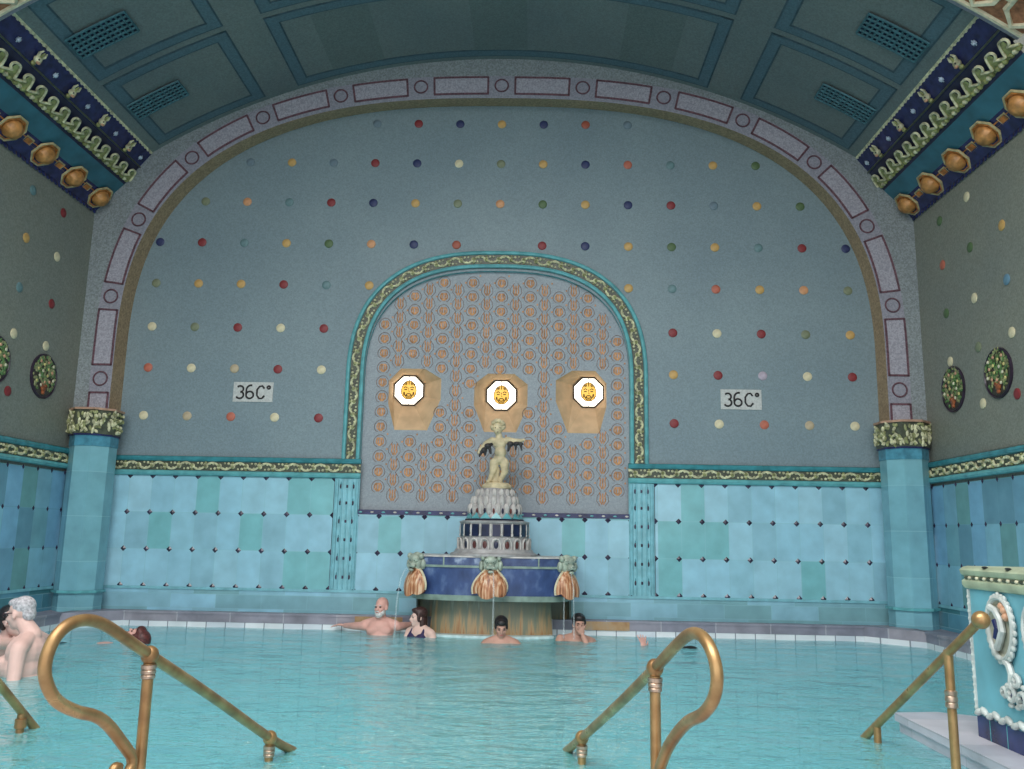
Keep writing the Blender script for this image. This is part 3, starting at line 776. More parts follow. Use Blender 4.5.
# ------------------------------------------------------------------ signs
def sign(cx, cz, label):
    wd, ht = .25, .125
    t = thing('temperature_sign', (cx, 0, cz-ht), label, 'sign', None)
    b = MB(); b.box((cx-wd, -.012, cz-ht), (cx+wd, 0, cz+ht), MT['signw']); child(b, 'panel', t, smooth=0)
    b = MB()
    def st(pts): b.tube([(cx+x, -.016, cz+z) for x, z in pts], .0115, MT['text'], 6)
    def arc(x, z, rx, rz, a0, a1, n=10): return [(x+rx*math.cos(math.radians(a)), z+rz*math.sin(math.radians(a))) for a in lin(a0, a1, n)]
    x = -.165; st(arc(x, .035, .042, .04, 140, -80)+arc(x, -.04, .047, .044, 80, -150))
    x = -.04; st(arc(x+.01, .02, .055, .065, 75, 180)+[(x-.045, -.03)]); st(arc(x, -.038, .046, .045, 0, 360, 14))
    x = .095; st([(x+.045, .045), (x+.02, .078), (x-.015, .072), (x-.045, .03), (x-.045, -.04), (x-.015, -.08), (x+.02, -.08), (x+.05, -.045)])
    x = .195; st(arc(x, .06, .018, .018, 0, 360, 10))
    child(b, 'lettering', t)
sign(-3.04, 2.815, 'white 36C° temperature sign on the back wall left of the niche')
sign(3.025, 2.81, 'white 36C° temperature sign on the back wall right of the niche')

# ------------------------------------------------------------------ medallions
MT['med_bg'] = plain('medallion_dark_ground', S(56,52,44), .4, 0, .2, 20)
MT['leaf'] = plain('leaf_green_glaze', S(88,124,70), .35, 0, .25, 25)
MT['yell'] = plain('yellow_blossom_glaze', S(196,184,118), .35, 0, .15, 25)
MT['urn'] = plain('brown_urn_glaze', S(150,86,54), .35, 0, .2, 25)
MT['plumr'] = plain('plum_rim_glaze', S(48,36,52), .3, 0, .2, 12)
def medallion(s, y, z, label, seed):
    rnd = random.Random(seed); x = s*W
    t = thing('wall_medallion', (x, y, z-.26), label, 'medallion', 'flower medallions on the side walls')
    def P3(a, c, h): return (x-s*h, y+a, z+c)
    b = MB(); b.grid([[P3(r*math.cos(q), r*math.sin(q), h) for q in lin(0, 2*PI, 32)[:-1]] for r, h in ((.258, 0), (.258, .018), (.242, .024), (.234, .014))], MT['plumr'], True)
    child(b, 'rim', t)
    b = MB(); b.add([P3(.23*math.cos(q), .23*math.sin(q), .015) for q in lin(0, 2*PI, 32)[:-1]], [tuple(range(32))], MT['med_bg']); child(b, 'ground', t)
    b = MB()
    for i in range(170):
        r = .222*math.sqrt(rnd.random()); q = rnd.random()*2*PI; a, c = r*math.cos(q), r*math.sin(q)+.02
        if c < -.10 and abs(a) < .09: continue
        k = rnd.random(); b.ell(P3(a, c, .018), (.008, rnd.uniform(.012, .024), rnd.uniform(.012, .026)), MT['leaf'] if k < .5 else MT['vine_g'], None, 7, 5)
    child(b, 'leaves', t)
    b = MB()
    for i in range(17):
        q = i*2.4; r = .20*math.sqrt((i+1)/18); a, c = r*math.cos(q), r*math.sin(q)+.01
        if c < -.12 and abs(a) < .08: continue
        b.ell(P3(a, c, .024), (.010, .019, .019), (MT['yell'], MT['cream'], MT['peach'])[i % 3], None, 8, 5)
    child(b, 'blossoms', t)
    b = MB()
    for a, c, r in ((0, -.14, .05), (-.04, -.11, .03), (.04, -.11, .03), (0, -.19, .03)): b.ell(P3(a, c, .02), (.016, r, r*.8), MT['urn'], None, 10, 6)
    child(b, 'urn', t)
medallion(-1, -.994, 2.80, 'round flower medallion with plum rim on the left wall, the one wholly in view', 3)
medallion(-1, -1.90, 2.81, 'round flower medallion on the left wall, cut off by the edge of the view', 4)
medallion(1, -.988, 2.80, 'round flower medallion on the right wall nearest the corner column', 5)
medallion(1, -1.915, 2.805, 'round flower medallion on the right wall, the one farther from the corner column', 6)

# ------------------------------------------------------------------ fountain
FX = .03
MT['wet_step'] = plain('wet_pale_step', S(186,208,210), .2)
def fout(k=1.0, hw=.84, yf_=-.78, bow=.17, side=.97, ys=-.42, y_wall=.0):
    r = [(side*k, y_wall), (side*k, ys), (side*k-.03, ys-.12), (hw*k+.03, yf_*k+.02)]
    bw = [(hw*k*math.cos(PI*i/14), yf_*k - bow*math.sin(PI*i/14)**1.3) for i in range(0, 15)]
    pts = r + bw + [(-x, y) for x, y in r[::-1]]
    return [(FX+x, y) for x, y in pts][::-1]
FLAB = 'tiered blue glazed wall fountain with rust-stained base in the middle of the back wall'
ft = thing('tiered_fountain', (FX, -.5, 0), FLAB, 'fountain')
b = MB(); b.prism(fout(1.0, .67, -.72, .15, .68, -.4), -1.25, .028, MT['wet_step']); child(b, 'wet_step', ft, smooth=25)
b = MB(); b.prism(fout(1, .66, -.60, .13, .66, -.4), .0, .41, MT['calcite'], True, fout(1, .63, -.58, .12, .64, -.4)); b.prism(fout(1, .86, -.10, .1, .92, -.05), .0, .41, MT['calcite']); child(b, 'stained_base', ft, smooth=30)
b = MB(); b.prism(fout(.95), .395, .455, MT['lip'], True, fout(.965)); child(b, 'lower_lip', ft, smooth=30)
b = MB(); b.prism(fout(.955), .455, .755, MT['bowl'], False, fout(.99)); child(b, 'bowl', ft, smooth=30)
b = MB(); b.prism(fout(1.005), .752, .776, MT['lip']); child(b, 'moulding', ft, smooth=30)
b = MB(); b.prism(fout(.992), .776, .862, MT['bowl_rim'], True); ol = fout(1.0)
for i in (5, 8, 11, 14, 17):
    x, y = fout(.996)[i]; b.box((x-.008, y-.006, .777), (x+.008, y+.03, .862), MT['lip'])
child(b, 'rim_tiles', ft, smooth=30)
b = MB(); b.prism(fout(1.008), .862, .878, MT['cone_l']); child(b, 'rim_coping', ft, smooth=30)
# masks and the fluted fans under them
def lion(c, yaw, par):
    R = Matrix.Rotation(yaw, 3, 'Z'); c = Vector(c)
    def E(p, r): b.ell(c+R @ Vector(p)*1.15, tuple(q*1.15 for q in r), MT['mask'], R, 10, 8)
    b = MB()
    E((0, .02, 0), (.085, .05, .095)); E((0, -.02, .03), (.06, .04, .045)); E((0, -.045, -.028), (.042, .04, .034)); E((0, -.075, -.012), (.018, .018, .012))
    for s in (-1, 1):
        E((s*.075, 0, .055), (.025, .03, .03)); E((s*.035, -.04, .035), (.022, .014, .012)); E((s*.025, -.06, -.035), (.024, .022, .02)); E((s*.09, .01, -.02), (.025, .03, .05))
        b.ell(c+R @ Vector((s*.03, -.052, .018)), (.010, .008, .008), MT['text'], R, 8, 6)
    b.ell(c+R @ Vector((0, -.075, -.055)), (.022, .015, .012), MT['text'], R, 8, 6)
    E((0, -.06, -.075), (.026, .024, .014))
    child(b, 'lion_mask', par)
def fan(c, yaw, par, w_=1.0, h=.29):
    b = MB(); c = Vector(c); rows = []; N = 40
    for i in range(9):
        t = i/8; r = (.045+.115*math.sin(t*PI*.62))*w_; z = -h*t
        row = []
        for j in range(N+1):
            a = PI*j/N; rr = r*(1+.10*abs(math.sin(a*2.5))*t**.5)
            zz = z - .03*t*abs(math.sin(a*2.5)) + .05*t*(abs(math.cos(a)))**2
            row.append(c + Matrix.Rotation(yaw, 3, 'Z') @ Vector((rr*math.cos(a)*1.12, -rr*.75*math.sin(a), zz)))
        rows.append(row)
    b.grid(rows, MT['fan']); inner = [[p + Matrix.Rotation(yaw, 3, 'Z') @ Vector((0, .02, 0)) for p in r] for r in rows]
    b.grid(inner[::-1], MT['oxred'])
    b.tube([p for p in (r[0] for r in rows)], .016, MT['cream'], 6); b.tube([r[-1] for r in rows], .016, MT['cream'], 6)
    b.tube(rows[0], .016, MT['cream'], 6)
    child(b, 'fluted_fan', par)
MT['mask'] = plain('grey_green_mask', S(158,170,156), .4, 0, .15, 14, .2)
spots = [((FX, -.96, .80), 0), ((FX-.845, -.80, .80), -.62), ((FX+.845, -.80, .80), .62)]
for c, yw in spots:
    lion(c, yw, ft); f = Matrix.Rotation(yw, 3, 'Z') @ Vector((0, .015, 0)); fan((c[0]+f.x, c[1]+f.y, .745), yw, ft, 1.0 if yw == 0 else .82)
def jet(pts, r):
    b = MB(); b.tube(pts, r, MT['jet'], 6); child(b, 'water_jet', ft)
jet([(FX-.90, -.88, .74), (FX-.945, -.92, .71), (FX-.985, -.95, .60), (FX-1.01, -.97, .38), (FX-1.02, -.98, .0)], [.006, .006, .008, .009, .012])
jet([(FX+.03, -1.06, .73), (FX+.04, -1.12, .66), (FX+.045, -1.15, .5), (FX+.045, -1.16, .0)], [.006, .008, .010, .012])
jet([(FX+.87, -.92, .72), (FX+.90, -.96, .55), (FX+.91, -.97, .03)], [.005, .007, .009])
jet([(FX+.80, -.93, .46), (FX+.80, -.94, .03)], [.006, .010])
# tiered centrepiece
cx0, cy0 = .04, -.5
def ring(n, r, z): return [(cx0+r*math.cos(2*PI*k/n+.1), cy0+r*math.sin(2*PI*k/n+.1), z, 2*PI*k/n+.1) for k in range(n)]
b = MB(); b.lathe((cx0, cy0, 0), [(.50, .876), (.50, .90), (.46, .915), (.445, .94), (.44, .95), (.0, .95)], MT['cone'], 40); child(b, 'stepped_plinth', ft)
b = MB(); b.lathe((cx0, cy0, 0), [(.405, .95), (.40, 1.08), (.385, 1.085), (.385, 1.235), (.40, 1.24), (.405, 1.26), (.35, 1.27), (.0, 1.27)], MT['cone'], 40)
for x, y, z, a in ring(20, .402, 1.0):
    R = Matrix.Rotation(a-PI/2, 3, 'Z')
    b.tube([Vector((x, y, z))+R @ Vector(p) for p in ((-.045, .01, -.05), (-.045, .01, .02), (-.03, .012, .055), (0, .013, .068), (.03, .012, .055), (.045, .01, .02), (.045, .01, -.05))], .012, MT['cone_l'], 6)
    b.ell((x, y, z), (.026, .012, .042), MT['oxred'] if int(a*7) % 3 else MT['navy_dk'], R, 10, 8)
for x, y, z, a in ring(20, .388, 1.16):
    R = Matrix.Rotation(a-PI/2, 3, 'Z'); b.box((-.042, -.004, -.065), (.042, .008, .065), MT['navy_dk'], Matrix.Translation((x, y, z)) @ R.to_4x4())
for x, y, z, a in ring(20, .392, 1.16):
    a += PI/20; x, y = cx0+.392*math.cos(a), cy0+.392*math.sin(a); b.ell((x, y, 1.17), (.013, .013, .068), MT['cone_l'], None, 8, 6); b.ell((x, y, 1.105), (.016, .016, .02), MT['cone_l'], None, 8, 6)
child(b, 'arcaded_tier', ft)
b = MB()
b.lathe((cx0, cy0, 0), [(.33, 1.265), (.345, 1.285), (.30, 1.30)], MT['navy_dk'], 40)
for x, y, z, a in ring(16, .315, 1.325):
    R = Matrix.Rotation(a-PI/2, 3, 'Z'); b.add([Vector((x, y, z))+R @ Vector(p) for p in ((-.062, .01, -.035), (.062, .01, -.035), (0, -.01, .035), (0, -.05, -.03))], [(0, 1, 2), (0, 2, 3), (1, 3, 2)], MT['turq'])
child(b, 'zigzag_band', ft, smooth=0)
b = MB(); b.lathe((cx0, cy0, 0), [(.30, 1.28), (.285, 1.40), (.25, 1.50), (.195, 1.60), (.17, 1.64), (.0, 1.64)], MT['cone'], 40)
for n, r, z, h, off in ((18, .285, 1.395, .07, 0), (18, .252, 1.485, .065, .5), (16, .205, 1.575, .055, 0)):
    for k in range(n):
        a = 2*PI*(k+off)/n; b.ell((cx0+r*math.cos(a), cy0+r*math.sin(a), z), (.034 if n == 18 else .028,)*2+(h,), MT['cone_l'], None, 8, 7)
        if z < 1.42: a += PI/n; b.ell((cx0+(r+.012)*math.cos(a), cy0+(r+.012)*math.sin(a), z-.02), (.013, .013, .032), MT['oxred'] if k % 2 else MT['navy_dk'], None, 8, 6)
child(b, 'petalled_bell', ft)

# ------------------------------------------------------------------ organic bodies: one continuous surface each
def organic(name, prims, mat, voxel, parent=None, smooth_it=4, origin=None):
    b = MB()
    for p in prims:
        if p[0] == 'e': b.ell(p[1], p[2], mat, p[3] if len(p) > 3 else None, 14, 10)
        else:
            _, a, ra, c, rc = p; a = Vector(a); c = Vector(c); d = c-a; L = max(d.length, 1e-5); t = d/L
            n = 5; pts = [a-t*ra*x for x in (.98, .8, .45)]+[a.lerp(c, k/n) for k in range(n+1)]+[c+t*rc*x for x in (.45, .8, .98)]
            rs = [ra*q for q in (.2, .6, .89)]+[ra+(rc-ra)*k/n for k in range(n+1)]+[rc*q for q in (.89, .6, .2)]
            b.tube(pts, rs, mat, 12)
    o = b.build(name, smooth=0)
    md = o.modifiers.new('r', 'REMESH'); md.mode = 'VOXEL'; md.voxel_size = voxel
    ms = o.modifiers.new('s', 'SMOOTH'); ms.iterations = smooth_it; ms.factor = .5
    dg = bpy.context.evaluated_depsgraph_get(); me = bpy.data.meshes.new_from_object(o.evaluated_get(dg))
    old = o.data; o.modifiers.clear(); o.data = me; bpy.data.meshes.remove(old); me.name = name
    me.materials.clear(); me.materials.append(mat); me.polygons.foreach_set('use_smooth', [True]*len(me.polygons))
    if parent: o.parent = parent; o.matrix_parent_inverse = Matrix.LocRotScale(parent.location, parent.rotation_euler, None).inverted()
    return o
# statue
def sp_(px, py, dy=0): return (.055+(px-327)/274, -.5+dy, 1.70+(248-py)/283)
st = thing('cherub_statue', (.05, -.5, 1.64), 'small cream stone cherub with dark drapery on its arms, standing on top of the fountain', 'statue')
pr = [('e', sp_(327, 64), (.064, .066, .072)), ('e', sp_(326, 75, -.022), (.046, .046, .044)), ('c', sp_(329, 82), .036, sp_(332, 98), .042),
      ('e', sp_(334, 116), (.082, .062, .074)), ('e', sp_(337, 146, -.010), (.072, .066, .072)), ('e', sp_(334, 170), (.082, .066, .056)),
      ('c', sp_(318, 180), .056, sp_(314, 210, -.015), .042), ('c', sp_(314, 210, -.015), .038, sp_(305, 238), .028), ('e', sp_(300, 243, -.03), (.028, .050, .020)),
      ('c', sp_(350, 180), .056, sp_(353, 208, -.03), .042), ('c', sp_(353, 208, -.03), .038, sp_(340, 236), .028), ('e', sp_(340, 243, -.03), (.028, .050, .020)),
      ('c', sp_(310, 106), .040, sp_(290, 116), .032), ('c', sp_(290, 116), .030, sp_(272, 138, -.03), .022), ('e', sp_(268, 148, -.03), (.020, .018, .024)),
      ('c', sp_(358, 104), .040, sp_(380, 107), .032), ('c', sp_(380, 107), .030, sp_(405, 106, -.03), .022), ('e', sp_(411, 104, -.03), (.022, .018, .018)),
      ('e', sp_(327, 72, -.068), (.012, .014, .014)), ('c', sp_(325, 200, .03), .04, sp_(322, 240, .03), .05)]
organic('figure', pr, MT['statue'], .0075, st, 2)
b = MB(); rnd = random.Random(2)
for i in range(34):
    a = rnd.uniform(-.5, PI+.5); c = rnd.uniform(-.6, 1); b.ell(Vector(sp_(327, 58))+Vector((.068*math.cos(a), rnd.uniform(-.045, .05), .06*math.sin(a))), .026, MT['statue'], None, 8, 6)
child(b, 'curly_hair', st)
b = MB()
for s in (-1, 1): b = MB(); b.ell(sp_(327+s*7, 66, -.058), (.008, .005, .006), MT['text'], None, 8, 6); child(b, 'eye', st)
b = MB(); b.ell(sp_(327, 80, -.062), (.013, .005, .005), MT['oxred'], None, 8, 6); child(b, 'lips', st)
b = MB(); b.lathe((.055, -.5, 0), [(.17, 1.635), (.175, 1.66), (.165, 1.68), (.13, 1.705), (.0, 1.71)], MT['statue'], 24); child(b, 'round_base', st)
pl = [('e', sp_(296, 125, -.02), (.045, .04, .03)), ('e', sp_(283, 140, -.03), (.035, .03, .035)), ('c', sp_(276, 145, -.03), .022, sp_(270, 160, -.03), .012), ('c', sp_(290, 140, -.03), .02, sp_(288, 156, -.03), .012), ('c', sp_(303, 135, -.02), .02, sp_(306, 150, -.02), .013), ('e', sp_(306, 118, .0), (.03, .03, .025))]
organic('drapery', pl, MT['statue_d'], .0075, st, 1)
pl = [('e', sp_(368, 118, -.02), (.04, .036, .035)), ('e', sp_(388, 116, -.02), (.04, .03, .025)), ('c', sp_(365, 125, -.02), .022, sp_(362, 140, -.02), .014), ('c', sp_(385, 120, -.02), .018, sp_(386, 136, -.02), .011), ('c', sp_(400, 118, -.02), .016, sp_(405, 138, -.02), .010), ('c', sp_(395, 112, -.02), .018, sp_(408, 118, -.02), .013)]
organic('drapery', pl, MT['statue_d'], .0075, st, 1)

# ------------------------------------------------------------------ stone plinth and tiled block on the right
b = MB(); ol = [(2.65, -5.02), (2.93, -4.97), (3.6, -5.35), (5.1, -5.6), (5.1, -8.5), (2.65, -8.5)]
b.prism(ol, .06, .105, MT['marble']); inn = [(x+.02, y-.015) if x < 3 else (x, y) for x, y in ol]
b.prism(inn, -.02, .062, MT['marble']); out2 = [(x-.05, y+.04) if x < 3 else (x, y+.04) for x, y in ol]; b.prism(out2, -1.3, -.03, MT['marble'])
pln = b.build('stone_plinth', smooth=0); tag(pln, 'pale marble plinth rising just above the water under the turquoise block', 'plinth'); 
b = MB(); ol = [(-2.75, -5.62), (-2.75, -8.5), (-W, -8.5), (-W, -5.62)]
t = thing('tiled_block', (2.81, -6.0, .105), 'turquoise tiled block with scroll relief, cream coping and navy foot beside the right handrail', 'pedestal wall')
X0, Xb, Ya, Yb = 2.85, 3.9, -5.612, -7.6
b = MB(); b.box((X0, Yb, .215), (Xb, Ya, .865), MT['block']); b.tube([(X0-.002, Ya+.002, .22), (X0-.002, Ya+.002, .86)], .010, MT['relief'], 6)
for i in range(16): b.ell((X0-.004, Ya+.002, .25+i*.038), (.012, .012, .014), MT['relief'], None, 6, 5)
child(b, 'tiled_body', t, smooth=30)
b = MB(); b.box((X0-.004, Yb, .105), (Xb, Ya+.004, .215), MT['block_navy'])
for i in range(12): b.box((X0-.006, Ya-.12-i*.16, .106), (X0, Ya-.125-i*.16, .214), MT['turq'])
child(b, 'navy_foot', t, smooth=0)
b = MB()
for i in range(34):
    y = Ya-.03-i*.058; z = .232+.012*(i % 2); b.ell((X0-.010, y, z), (.018, .036, .017), MT['relief'], Matrix.Rotation(.5 if i % 2 else -.4, 3, 'X'), 8, 6)
child(b, 'scalloped_trim', t)
b = MB(); prof = [(0, .862), (-.014, .866), (-.024, .885), (-.024, .905), (-.014, .915), (-.014, .93), (-.026, .94), (-.03, .962), (-.018, .978), (.0, .984)]
loop = lambda d, z: [(X0+d, Yb, z), (X0+d, Ya-d, z), (Xb, Ya-d, z)]
b.grid([loop(d, z) for d, z in prof], MT['cap']); b.quad((X0, Yb, .984), (X0, Ya, .984), (Xb, Ya, .984), (Xb, Yb, .984), MT['cap'])
for i in range(24):
    b.ell((X0-.017, Ya-.02-i*.075, .922), (.010, .026, .010), MT['dark_olive'], None, 7, 5); b.ell((X0-.020, Ya-.057-i*.075, .922), (.010, .014, .010), MT['cream'], None, 7, 5)
for i in range(6): b.ell((X0-.02+.0, Ya-.22-i*.22, .982), (.014, .022, .006), MT['text'], None, 7, 5)
child(b, 'coping', t, smooth=40)
def relief(yc):
    b = MB()
    def Q(a, c, h=0): return Vector((X0-h*.8, yc+a, .685+c))
    ov = [Q(.115*math.cos(q)*(1+.12*math.sin(q)), .15*math.sin(q), .022) for q in lin(0, 2*PI, 28)[:-1]]
    b.tube(ov, .014, MT['relief'], 8, True)
    b.grid([[Q(.105*math.cos(q)*f, .14*math.sin(q)*f, h) for q in lin(0, 2*PI, 28)[:-1]] for f, h in ((1, .02), (.9, .006), (.01, .004))], MT['shell'], True)
    for i in range(26):
        q = .1+i*.24; b.ell(Q(.124*math.cos(q), .158*math.sin(q), .02), (.012, .017, .017 if i % 2 else .022), MT['relief'], None, 7, 6)
    b.tube([Q(a, c, .03) for a, c in ((.07, .10), (.02, .085), (-.02, .04), (-.03, -.01), (0, -.06), (.03, -.10))], .018, MT['relief'], 7)
    b.tube([Q(a, c, .026) for a, c in ((.03, .04), (.01, 0), (.03, -.05))], .02, MT['navy'], 7)
    for a, c in ((-.05, .09), (-.03, .11), (-.06, .06)): b.ell(Q(a, c, .02), .022, MT['peach'], None, 8, 6)
    child(b, 'shell_cartouche', t)
    b = MB()
    b.tube([Q(a, c, .02) for a, c in ((-.02, -.15), (-.05, -.17), (-.07, -.21), (-.06, -.25), (-.08, -.28))], .017, MT['relief'], 7)
    for (u, v, r, sg) in ((-.06, -.31, .045, 1), (-.15, -.31, .045, -1), (.0, -.30, .028, -1), (-.11, -.24, .035, 1)):
        b.tube([Q(u+r*(1-k/14)*math.cos(sg*k*.75), v+r*(1-k/14)*math.sin(sg*k*.75), .02+.001*k) for k in range(11)], .013, MT['relief'], 7)
        b.ell(Q(u, v, .015), (.012, .014, .014), MT['navy'], None, 7, 5)
    for a, c in ((-.02, -.27), (-.10, -.36), (-.04, -.36), (-.16, -.26)): b.ell(Q(a, c, .015), (.014, .022, .014), MT['relief'], None, 7, 5)
    child(b, 'scroll_relief', t)
MT['shell'] = plain('dull_shell_glaze', S(168,168,150), .4, 0, .2, 10)  # greyer glaze filling each cartouche oval
MT['peach'] = plain('peach_glaze', S(196,150,120), .4, 0, .1, 10)
relief(-5.93); relief(-6.26); relief(-6.59)

# ------------------------------------------------------------------ brass handrails
def smoothpath(p, k=6):
    p = [Vector(q) for q in p]; out = []
    for i in range(len(p)-1):
        a = p[max(i-1, 0)]; b_ = p[i]; c = p[i+1]; d = p[min(i+2, len(p)-1)]
        for j in range(k):
            t = j/k; out.append(.5*((2*b_)+(-a+c)*t+(2*a-5*b_+4*c-d)*t*t+(-a+3*b_-3*c+d)*t**3))
    return out+[p[-1]]
RR = .0215
def vtube(p, r): 
    b = MB(); b.tube(p, r, MT['brass'], 14); return b
def joint(par, p):
    b = MB(); b.ell(p, (.034, .034, .036), MT['brass'], None, 14, 10); child(b, 'joint_ball', par)
    b = MB(); b.lathe((p[0], p[1], p[2]), [(.022, -.034), (.029, -.036), (.029, -.05), (.025, -.053), (.028, -.057), (.028, -.068), (.024, -.071), (.027, -.075), (.027, -.085), (.021, -.088)], MT['copper_joint'], 16); child(b, 'collar', par)
def loop_rail(pts, iP1, iP2, label, tail):
    P1, P2 = Vector(pts[iP1]), Vector(pts[iP2])
    t = thing('brass_handrail', (P1.x, P1.y, .10), label, 'handrail', 'brass handrails at the pool steps')
    ext = (Vector(pts[0])-Vector(pts[1])).normalized()
    p = [Vector(pts[0])+ext*.5] + [Vector(q) for q in pts]
    child(vtube(smoothpath(p)+[], RR), 'rail', t)
    p1 = child(vtube([(P1.x, P1.y, .10), (P1.x, P1.y, P1.z-.03)], RR*.98), 'post', t)
    p2 = child(vtube([(P2.x, P2.y, -.9), (P2.x, P2.y, P2.z-.03)], RR*.95), 'post', t)
    joint(p1, P1); joint(p2, P2)
    b = MB(); b.tube(smoothpath(tail), [.021]*6+[.019]*200 if False else .020, MT['brass'], 12); child(b, 'curled_end', t)
    b = MB(); b.lathe((P1.x, P1.y, .10), [(.06, 0), (.06, .012), (.03, .02), (.024, .04)], MT['brass'], 20); child(b, 'base_flange', t)
L = [(-0.733,-5.775,-.022),(-.791,-6.039,.103),(-.909,-6.576,.394),(-1.002,-7.001,.614),(-1.036,-7.153,.695),(-1.061,-7.266,.752),(-1.08,-7.354,.777),(-1.098,-7.437,.771),(-1.111,-7.498,.732),(-1.118,-7.526,.665),(-1.116,-7.517,.601),(-1.104,-7.463,.529),(-1.083,-7.371,.477),(-1.061,-7.271,.441),(-1.046,-7.199,.397),(-1.03,-7.127,.33),(-1.015,-7.058,.262)]
loop_rail(L, 3, 1, 'looped brass handrail at the left of the pool steps, in front of the floating swimmer',
    [L[-1], (-1.012,-7.05,.225), (-1.018,-7.085,.19), (-1.03,-7.13,.185), (-1.035,-7.155,.21), (-1.032,-7.14,.235), (-1.028,-7.12,.23)])
Cc = [(.666,-5.634,-.022),(.737,-5.949,.12),(.867,-6.526,.393),(.961,-6.944,.601),(1.006,-7.147,.706),(1.037,-7.285,.767),(1.06,-7.385,.772),(1.077,-7.461,.73),(1.085,-7.495,.662),(1.079,-7.468,.586),(1.059,-7.38,.519),(1.031,-7.254,.467),(1.006,-7.144,.399),(.986,-7.057,.327),(.97,-6.985,.246)]
loop_rail(Cc, 3, 1, 'looped brass handrail in the middle of the view, right of the pool steps',
    [Cc[-1], (.966,-6.97,.205), (.972,-7.0,.17), (.982,-7.05,.165), (.987,-7.07,.19), (.984,-7.055,.21)])
A, B_, P_ = Vector((2.543,-6.32,.757)), Vector((2.42,-5.341,.095)), Vector((2.509,-6.052,.59))
t = thing('brass_handrail', (P_.x, P_.y, -.1), 'straight brass handrail ending in a ball beside the turquoise tiled block', 'handrail', 'brass handrails at the pool steps')
child(vtube([A, B_+(B_-A).normalized()*.35], RR), 'rail', t)
b = MB(); b.ell(A, .041, MT['brass'], None, 16, 12); child(b, 'ball_finial', t)
child(vtube([(P_.x, P_.y, -1.0), (P_.x, P_.y, P_.z)], RR), 'post', t); child(vtube([(B_.x, B_.y, -1.0), (B_.x, B_.y, B_.z)], RR*.95), 'post', t)
b = MB(); b.lathe((P_.x, P_.y, P_.z-.23), [(.021, .045), (.029, .04), (.029, .022), (.025, .018), (.029, .012), (.029, -.008), (.025, -.012), (.029, -.018), (.029, -.036), (.021, -.04)], MT['copper_joint'], 16); child(b, 'collar', t)
A, B_ = Vector((-2.33,-6.6,1.0)), Vector((-2.276,-5.619,.108)); A = B_+(Vector((-2.297,-5.813,.279))-B_).normalized()*1.25
t = thing('brass_handrail', (B_.x, B_.y, -.6), 'dull brass handrail dipping into the water at the lower left corner', 'handrail', 'brass handrails at the pool steps')
child(vtube([A, B_-(A-B_).normalized()*.35], RR*1.02), 'rail', t); child(vtube([(B_.x, B_.y, -1.0), (B_.x, B_.y, B_.z)], RR), 'post', t)
Pm = B_.lerp(A, .75); child(vtube([(Pm.x, Pm.y, -.3), Pm], RR), 'post', t)
b = MB(); b.lathe((B_.x, B_.y, B_.z-.06), [(.021, .03), (.030, .025), (.030, -.02), (.022, -.025)], MT['brass'], 16); child(b, 'collar', t)

# ------------------------------------------------------------------ bathers
def RM(yaw, pitch=0, roll=0): return Matrix.Rotation(math.radians(yaw), 3, 'Z') @ Matrix.Rotation(math.radians(pitch), 3, 'X') @ Matrix.Rotation(math.radians(roll), 3, 'Y')
def head(c, R, s=1.0):
    c = Vector(c); E = lambda p, r: ('e', c+R @ (Vector(p)*s), tuple(q*s for q in r), R)
    pr = [E((0, -.018, .028), (.074, .094, .084)), E((0, .022, -.035), (.060, .066, .082)), E((0, .055, -.09), (.032, .028, .026)), E((0, .078, .018), (.048, .016, .012)),
          E((0, .088, -.062), (.023, .012, .012)), E((0, .085, -.02), (.012, .024, .03))]
    pr.append(('c', c+R @ Vector((0, .088, .0))*s, .009*s, c+R @ Vector((0, .108, -.03))*s, .014*s))
    for k in (-1, 1): pr += [E((k*.036, .058, -.03), (.026, .026, .024)), E((k*.077, -.004, -.012), (.011, .02, .032))]
    return pr
def face(par, c, R, s=1.0, brow='hair_brown'):
    c = Vector(c)
    for k in (-1, 1):
        b = MB(); b.ell(c+R @ Vector((k*.030, .080, .000))*s, (.013*s, .008*s, .007*s), MT['eye'], R, 8, 6); child(b, 'eye', par)
        b = MB(); b.ell(c+R @ Vector((k*.031, .090, .020))*s, (.018*s, .006*s, .0045*s), MT[brow], R, 8, 6); child(b, 'eyebrow', par)
    b = MB(); b.ell(c+R @ Vector((0, .098, -.062))*s, (.022*s, .007*s, .007*s), MT['lips'], R, 10, 6); child(b, 'lips', par)
def hairpiece(par, prims, mat, voxel=.008, name='hair'): return organic(name, prims, MT[mat], voxel, par, 2)
def hprims(c, R, kind='short', s=1.0):
    c = Vector(c); E = lambda p, r: ('e', c+R @ (Vector(p)*s), tuple(q*s for q in r), R)
    if kind == 'short': return [E((0, -.035, .048), (.079, .090, .078)), E((0, -.075, -.01), (.060, .045, .06)), E((0, .02, .085), (.058, .060, .035))]
    if kind == 'thick': return [E((0, -.03, .055), (.086, .098, .082)), E((0, -.07, -.01), (.068, .05, .07)), E((0, .045, .078), (.066, .05, .04)), E((.07, .01, .02), (.014, .035, .04)), E((-.07, .01, .02), (.014, .035, .04))]
    if kind == 'long': return [E((0, -.03, .052), (.086, .098, .080)), E((0, -.08, -.05), (.070, .045, .12)), E((.06, -.04, -.08), (.03, .04, .10)), E((-.06, -.04, -.08), (.03, .04, .10)), E((0, .03, .085), (.06, .055, .032)), E((.072, .015, .0), (.014, .03, .06)), E((-.072, .015, .0), (.014, .03, .06))]
